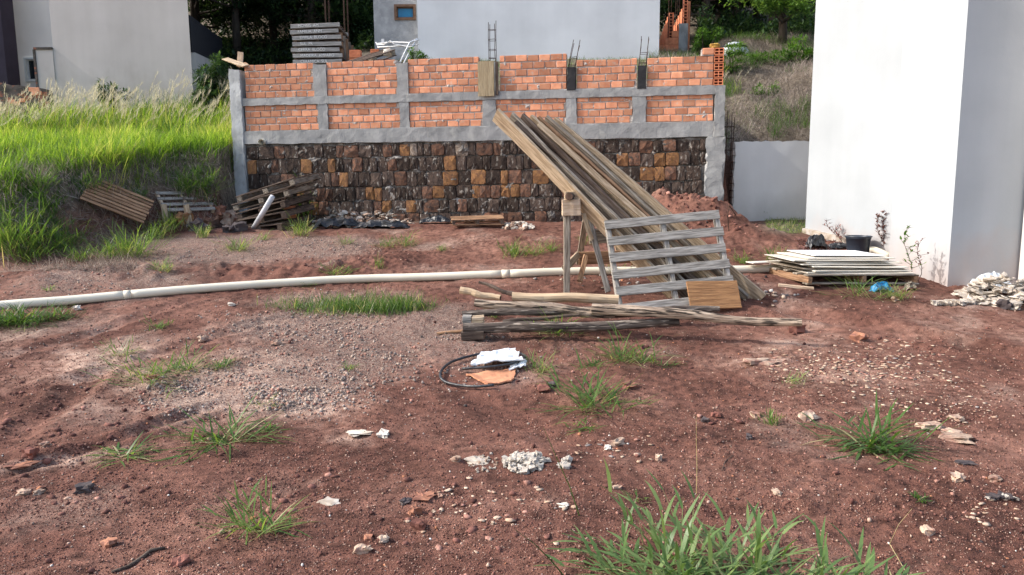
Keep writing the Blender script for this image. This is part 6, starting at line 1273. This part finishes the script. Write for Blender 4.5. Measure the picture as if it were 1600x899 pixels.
# dead brush over the slope on the right
L = Leaves(); x, y = field(36000, (3.6, 8.6), (12.9, 22), lambda x, y: inview(x, y, 3)); n = len(x); P = np.stack([x, y, Hg(x, y)], 1); cl = fbm(x * 1.3, y * 1.3, 3, 81)
L.add(*blades(P, U(0, 6.28, n), U(.6, 1.6, n), U(.10, .36, n) * (1 + cl), U(.004, .010, n), U(.2, 1.3, n), np.clip(.45 + cl + U(-.4, .4, n), 0, 1), seg=2)); tag(L.obj('dead_brush', M['dry_brush'], clamp=False), 'tangle of dead grey brown brush covering the steep slope', 'brush', kind='stuff')
L = Leaves(); x, y = field(26000, (3.6, 9), (13.2, 22), lambda x, y: fbm(x * .9, y * .9, 3, 90) > .12 + .0 * x); n = len(x); P = np.stack([x, y, Hg(x, y)], 1)
L.add(*blades(P, U(0, 6.28, n), U(.1, .9, n), U(.1, .3, n), U(.006, .011, n), U(.2, 1, n), U(.1, .7, n), seg=3)); tag(L.obj('slope_grass', M['grass_tuft'], clamp=False), 'patches of green grass on the dry slope', 'grass', kind='stuff')
L = Leaves(); x, y = field(9000, (3.9, 7.2), (10.9, 12.45), lambda x, y: (proj(x, y, Hg(x, y))[0] > 1196) & (proj(x, y, Hg(x, y))[1] < 366)); n = len(x); P = np.stack([x, y, Hg(x, y)], 1)
L.add(*blades(P, U(0, 6.28, n), U(.2, 1.2, n), U(.04, .10, n), U(.004, .008, n), U(.2, 1, n), U(.4, 1, n), seg=2)); tag(L.obj('short_grass', M['grass_tuft']), 'short yellowish grass in the corner by the low white wall', 'grass', kind='stuff')
L = Leaves(); x, y = field(11000, (-5, 5), (13.6, 20), lambda x, y: y > 13.4); n = len(x); P = np.stack([x, y, Hg(x, y)], 1)
L.add(*blades(P, U(0, 6.28, n), U(.1, 1.0, n), U(.04, .14, n), U(.005, .010, n), U(.2, 1, n), U(.2, .9, n), seg=2)); tag(L.obj('terrace_grass', M['grass_tuft'], clamp=False), 'rough grass on the terrace behind the brick wall', 'grass', kind='stuff')
# ------------------------------------------------------------ leafy weeds by the white house
def weed(base, top, n, ll, lw, label, m='shrub', sway=.04, name='weed', tint=(.3, .9), branch=3):
    base, top = Vector(base), Vector(top); t = thing(name, label, 'weed', base); mb = MB(); L = Leaves(); pts = [base.lerp(top, i / 6) + Vector((sway * math.sin(i * 1.1), 0, 0)) for i in range(7)]; mb.tube(pts, [.005 - .0006 * i for i in range(7)], 5)
    P = []
    for i in range(n):
        f = .25 + .75 * i / n; k = min(int(f * 6), 5); p = pts[k].lerp(pts[k + 1], f * 6 - k); P.append(p)
        if i % branch == 0:
            e = p + Vector((random.uniform(-.12, .12), random.uniform(-.08, .08), random.uniform(.02, .08))) * (1.2 - f * .6); mb.tube([p, e], [.003, .0015], 4); P.append(e); P.append(p.lerp(e, .6))
    P = np.array([tuple(p) for p in P]); k = len(P); L.add(*blades(P, U(0, 6.28, k), U(.6, 1.6, k), ll * U(.6, 1.2, k), lw * U(.7, 1.2, k), U(.2, 1.0, k), U(*tint, k), seg=3))
    mb.obj('stem', M['bark'], t); L.obj('leaves', M[m], t, clamp=False)
g1 = G(1421, 442); weed(g1, at(1417, 352, g1.y), 26, .06, .03, 'tall green weed growing against the sunlit house wall', branch=2)
weed(G(1434, 440), at(1440, 372, G(1434, 440).y), 22, .05, .022, 'greyish withered weed behind the tall green one', m='dead_leaf', branch=2)
g1 = G(1386, 404); Yw = g1.y + .15
for i, (a, b, lab) in enumerate((((1380, 404), (1372, 335), 'dried reddish plant hanging beside the step of the house wall'), ((1384, 400), (1384, 330), 'second dried reddish plant at the step of the house wall'))): weed(at(*a, Yw), at(*b, Yw + .05), 30, .08, .03, lab, m='dead_leaf', branch=2)
g1 = G(1318, 388); weed(g1, at(1290, 342, g1.y + .5), 22, .06, .024, 'dead reddish twiggy plant leaning by the wall left of the bucket', m='dead_leaf', branch=2)
g1 = G(1312, 384); weed(g1, at(1308, 352, g1.y + .3), 18, .06, .024, 'second dead reddish twig right of the leaning one', m='dead_leaf', branch=2)
g1 = G(1184, 342); weed(g1, at(1183, 316, g1.y), 12, .06, .03, 'small green weed standing at the red mound edge', branch=2)
weed(at(1249, 305, 12.2), at(1250, 282, 12.2), 8, .07, .04, 'leafy sprig peeping out beside the white house edge', branch=2) if False else None
L = Leaves(); n = 700; px = U(1250, 1345, n); py = U(372, 396, n)
P = np.array([tuple(G(a, b)) for a, b in zip(px[:60], py[:60])]); P = P[rng.integers(0, 60, n)] + np.stack([rng.normal(0, .06, n), rng.normal(0, .06, n), np.zeros(n)], 1); P[:, 2] = Hg(P[:, 0], P[:, 1]) + .004
L.add(*blades(P, U(0, 6.28, n), U(1.0, 1.6, n), U(.04, .09, n), U(.012, .026, n), U(-.3, .3, n), U(0, 1, n), seg=2)); tag(L.obj('leaf_litter', M['dead_leaf']), 'dry fallen leaves on the soil around the bucket', 'leaves', kind='stuff')
# ------------------------------------------------------------ trees
def tree_meshes(seed, h, r, n, size, m):
    """trunk with limbs, crown of leaf clumps hung on limb ends; local frame, foot at the origin"""
    global rng
    keep = rng; rng = np.random.default_rng(seed); random.seed(seed); mb = MB(); mb.tube([(0, 0, -.3), (.05, 0, h * .3), (-.08, .05, h * .6), (.05, 0, h * .9)], [.17, .13, .09, .03], 8); ends = []
    for k in range(26):
        z = h * random.uniform(.12, .85); a = random.uniform(0, 6.28); R_ = r * random.uniform(.55, 1.0) * (1.15 - .6 * abs(z / h - .45)); e = Vector((R_ * math.cos(a), R_ * math.sin(a), z + random.uniform(.1, .7))); mb.tube([(0, 0, z), (e.x * .5, e.y * .5, z + .15), tuple(e)], [.05, .035, .012], 5); ends.append(e); ends.append(e * .6 + Vector((0, 0, z * .4 + .3)))
    ends.append(Vector((0, 0, h))); cc = np.array([tuple(e) for e in ends]); cr = U(.35, .75, len(cc)) * r * .5; k = rng.integers(0, len(cc), n)
    d = rng.normal(0, 1, (n, 3)); d /= np.linalg.norm(d, axis=1)[:, None]; P = cc[k] + d * (cr[k] * U(.35, 1.15, n))[:, None] * np.array([1, 1, .75])
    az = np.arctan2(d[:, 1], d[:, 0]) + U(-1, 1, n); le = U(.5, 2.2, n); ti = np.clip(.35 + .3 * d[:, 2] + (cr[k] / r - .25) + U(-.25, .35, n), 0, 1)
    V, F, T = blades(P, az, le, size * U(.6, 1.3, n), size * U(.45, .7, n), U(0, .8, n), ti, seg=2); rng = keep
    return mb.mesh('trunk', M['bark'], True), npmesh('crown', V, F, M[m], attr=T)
kindsT = [tree_meshes(11, 7.5, 2.3, 15000, .17, 'tree_leaf'), tree_meshes(23, 8.5, 2.6, 17000, .19, 'tree_leaf'), tree_meshes(35, 6.0, 2.0, 12000, .14, 'tree_leaf')]
lightT = tree_meshes(47, 4.6, 1.7, 13000, .15, 'tree_leaf_light')
random.seed(77)
def put_tree(k, px, Y, s, label, meshes=None, group='dark trees of the wood behind the houses'):
    x = at(px, 100, Y).x; z = Hs(x, Y); me = meshes or kindsT[k]; t = thing('tree', label, 'tree', (x, Y, z), group); T = Matrix.Translation((x, Y, z)) @ RX(random.uniform(0, 6.28), 4, 'Z') @ Matrix.Diagonal((s, s, s, 1))
    link('trunk', me[0], t, T); link('crown', me[1], t, T)
spots = [(310, 26.5, 'dark tree above the bar fence beside the grey house'), (372, 25.5, 'dark tree behind the utility pole'), (430, 27, 'dark tree just left of the stencilled pallet stack'), (492, 25.5, 'dark tree right behind the stencilled pallet stack'), (548, 27, 'dark tree behind the standing boards'), (600, 26, 'dark tree at the edge of the unpainted house section'),
 (340, 31, 'farther dark tree between fence and utility pole'), (405, 31.5, 'farther dark tree right of the utility pole'), (465, 31, 'farther dark tree over the pallet stack'), (525, 31.5, 'farther dark tree over the standing boards'), (580, 31, 'farther dark tree by the unpainted house section'), (1045, 28.5, 'dark tree behind the stepped brick wall'),
 (1100, 25.5, 'dark tree right of the concrete column'), (1150, 27, 'dark tree above the covered dome'), (1205, 25.5, 'dark tree left behind the light green tree'), (1258, 27, 'dark tree behind the light green tree at the white house'), (1070, 31, 'farther dark tree over the stepped brick wall'), (1125, 31.5, 'farther dark tree left over the covered dome'), (1180, 31, 'farther dark tree right over the covered dome'), (1235, 31, 'farther dark tree over the light green tree'), (1310, 28, 'dark tree hidden partly by the white house')]
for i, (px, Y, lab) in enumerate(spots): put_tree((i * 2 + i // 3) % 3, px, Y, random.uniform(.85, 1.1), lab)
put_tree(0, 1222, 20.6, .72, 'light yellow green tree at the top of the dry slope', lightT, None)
L = Leaves(); 
for (pa_, pb2, yr, n) in ((295, 600, (23.5, 29), 16000), (1085, 1275, (22.0, 27), 14000)):
    y = U(*yr, n); pp_ = U(pa_, pb2, n); x = (pp_ - CX) / FPX * y * .99; z = Hg(x, y); hh_ = 1.3 * (.5 + fbm(x * 1.2, y * 1.2, 3, 95)); P = np.stack([x, y, z + np.clip(hh_, .1, 2) * rng.random(n)], 1)
    L.add(*blades(P, U(0, 6.28, n), U(.4, 1.9, n), U(.08, .2, n), U(.05, .1, n), U(0, .9, n), rng.random(n) ** 1.6, seg=2))
tag(L.obj('undergrowth', M['tree_leaf'], clamp=False), 'dark leafy undergrowth at the foot of the wood', 'undergrowth', kind='stuff')

n = 260; c_ = G(1070, 330); x = c_.x + rng.normal(0, .45, n); y = c_.y + rng.normal(-.1, .35, n)
tag(scatter('mound_clods', None, None, .02 + .07 * rng.random(n) ** 2.5, pal(n, [(50, DRED), (35, RED), (10, PINK), (5, DK)]), flat=(.5, .9), xy=(x, y)), 'clods of earth and root bits on top of the red mound', 'clods')


P_ = [G(*q) + Vector((0, 0, .006)) for q in ((175, 896), (200, 888), (222, 874), (236, 862), (258, 858))]
tag(MB().tube(P_, [.006, .009, .010, .009, .005], 6).obj('root', M['wood_dark'], smooth=True), 'curved brown root lying on the soil at the lower left', 'root')
P_ = [G(*q) + Vector((0, 0, .004)) for q in ((1128, 737), (1133, 722), (1146, 712))]
tag(MB().tube(P_, [.002, .003, .002], 5).obj('twig', M['wood_dark']), 'tiny dark twig on the open soil right of the tall dry stem', 'twig')
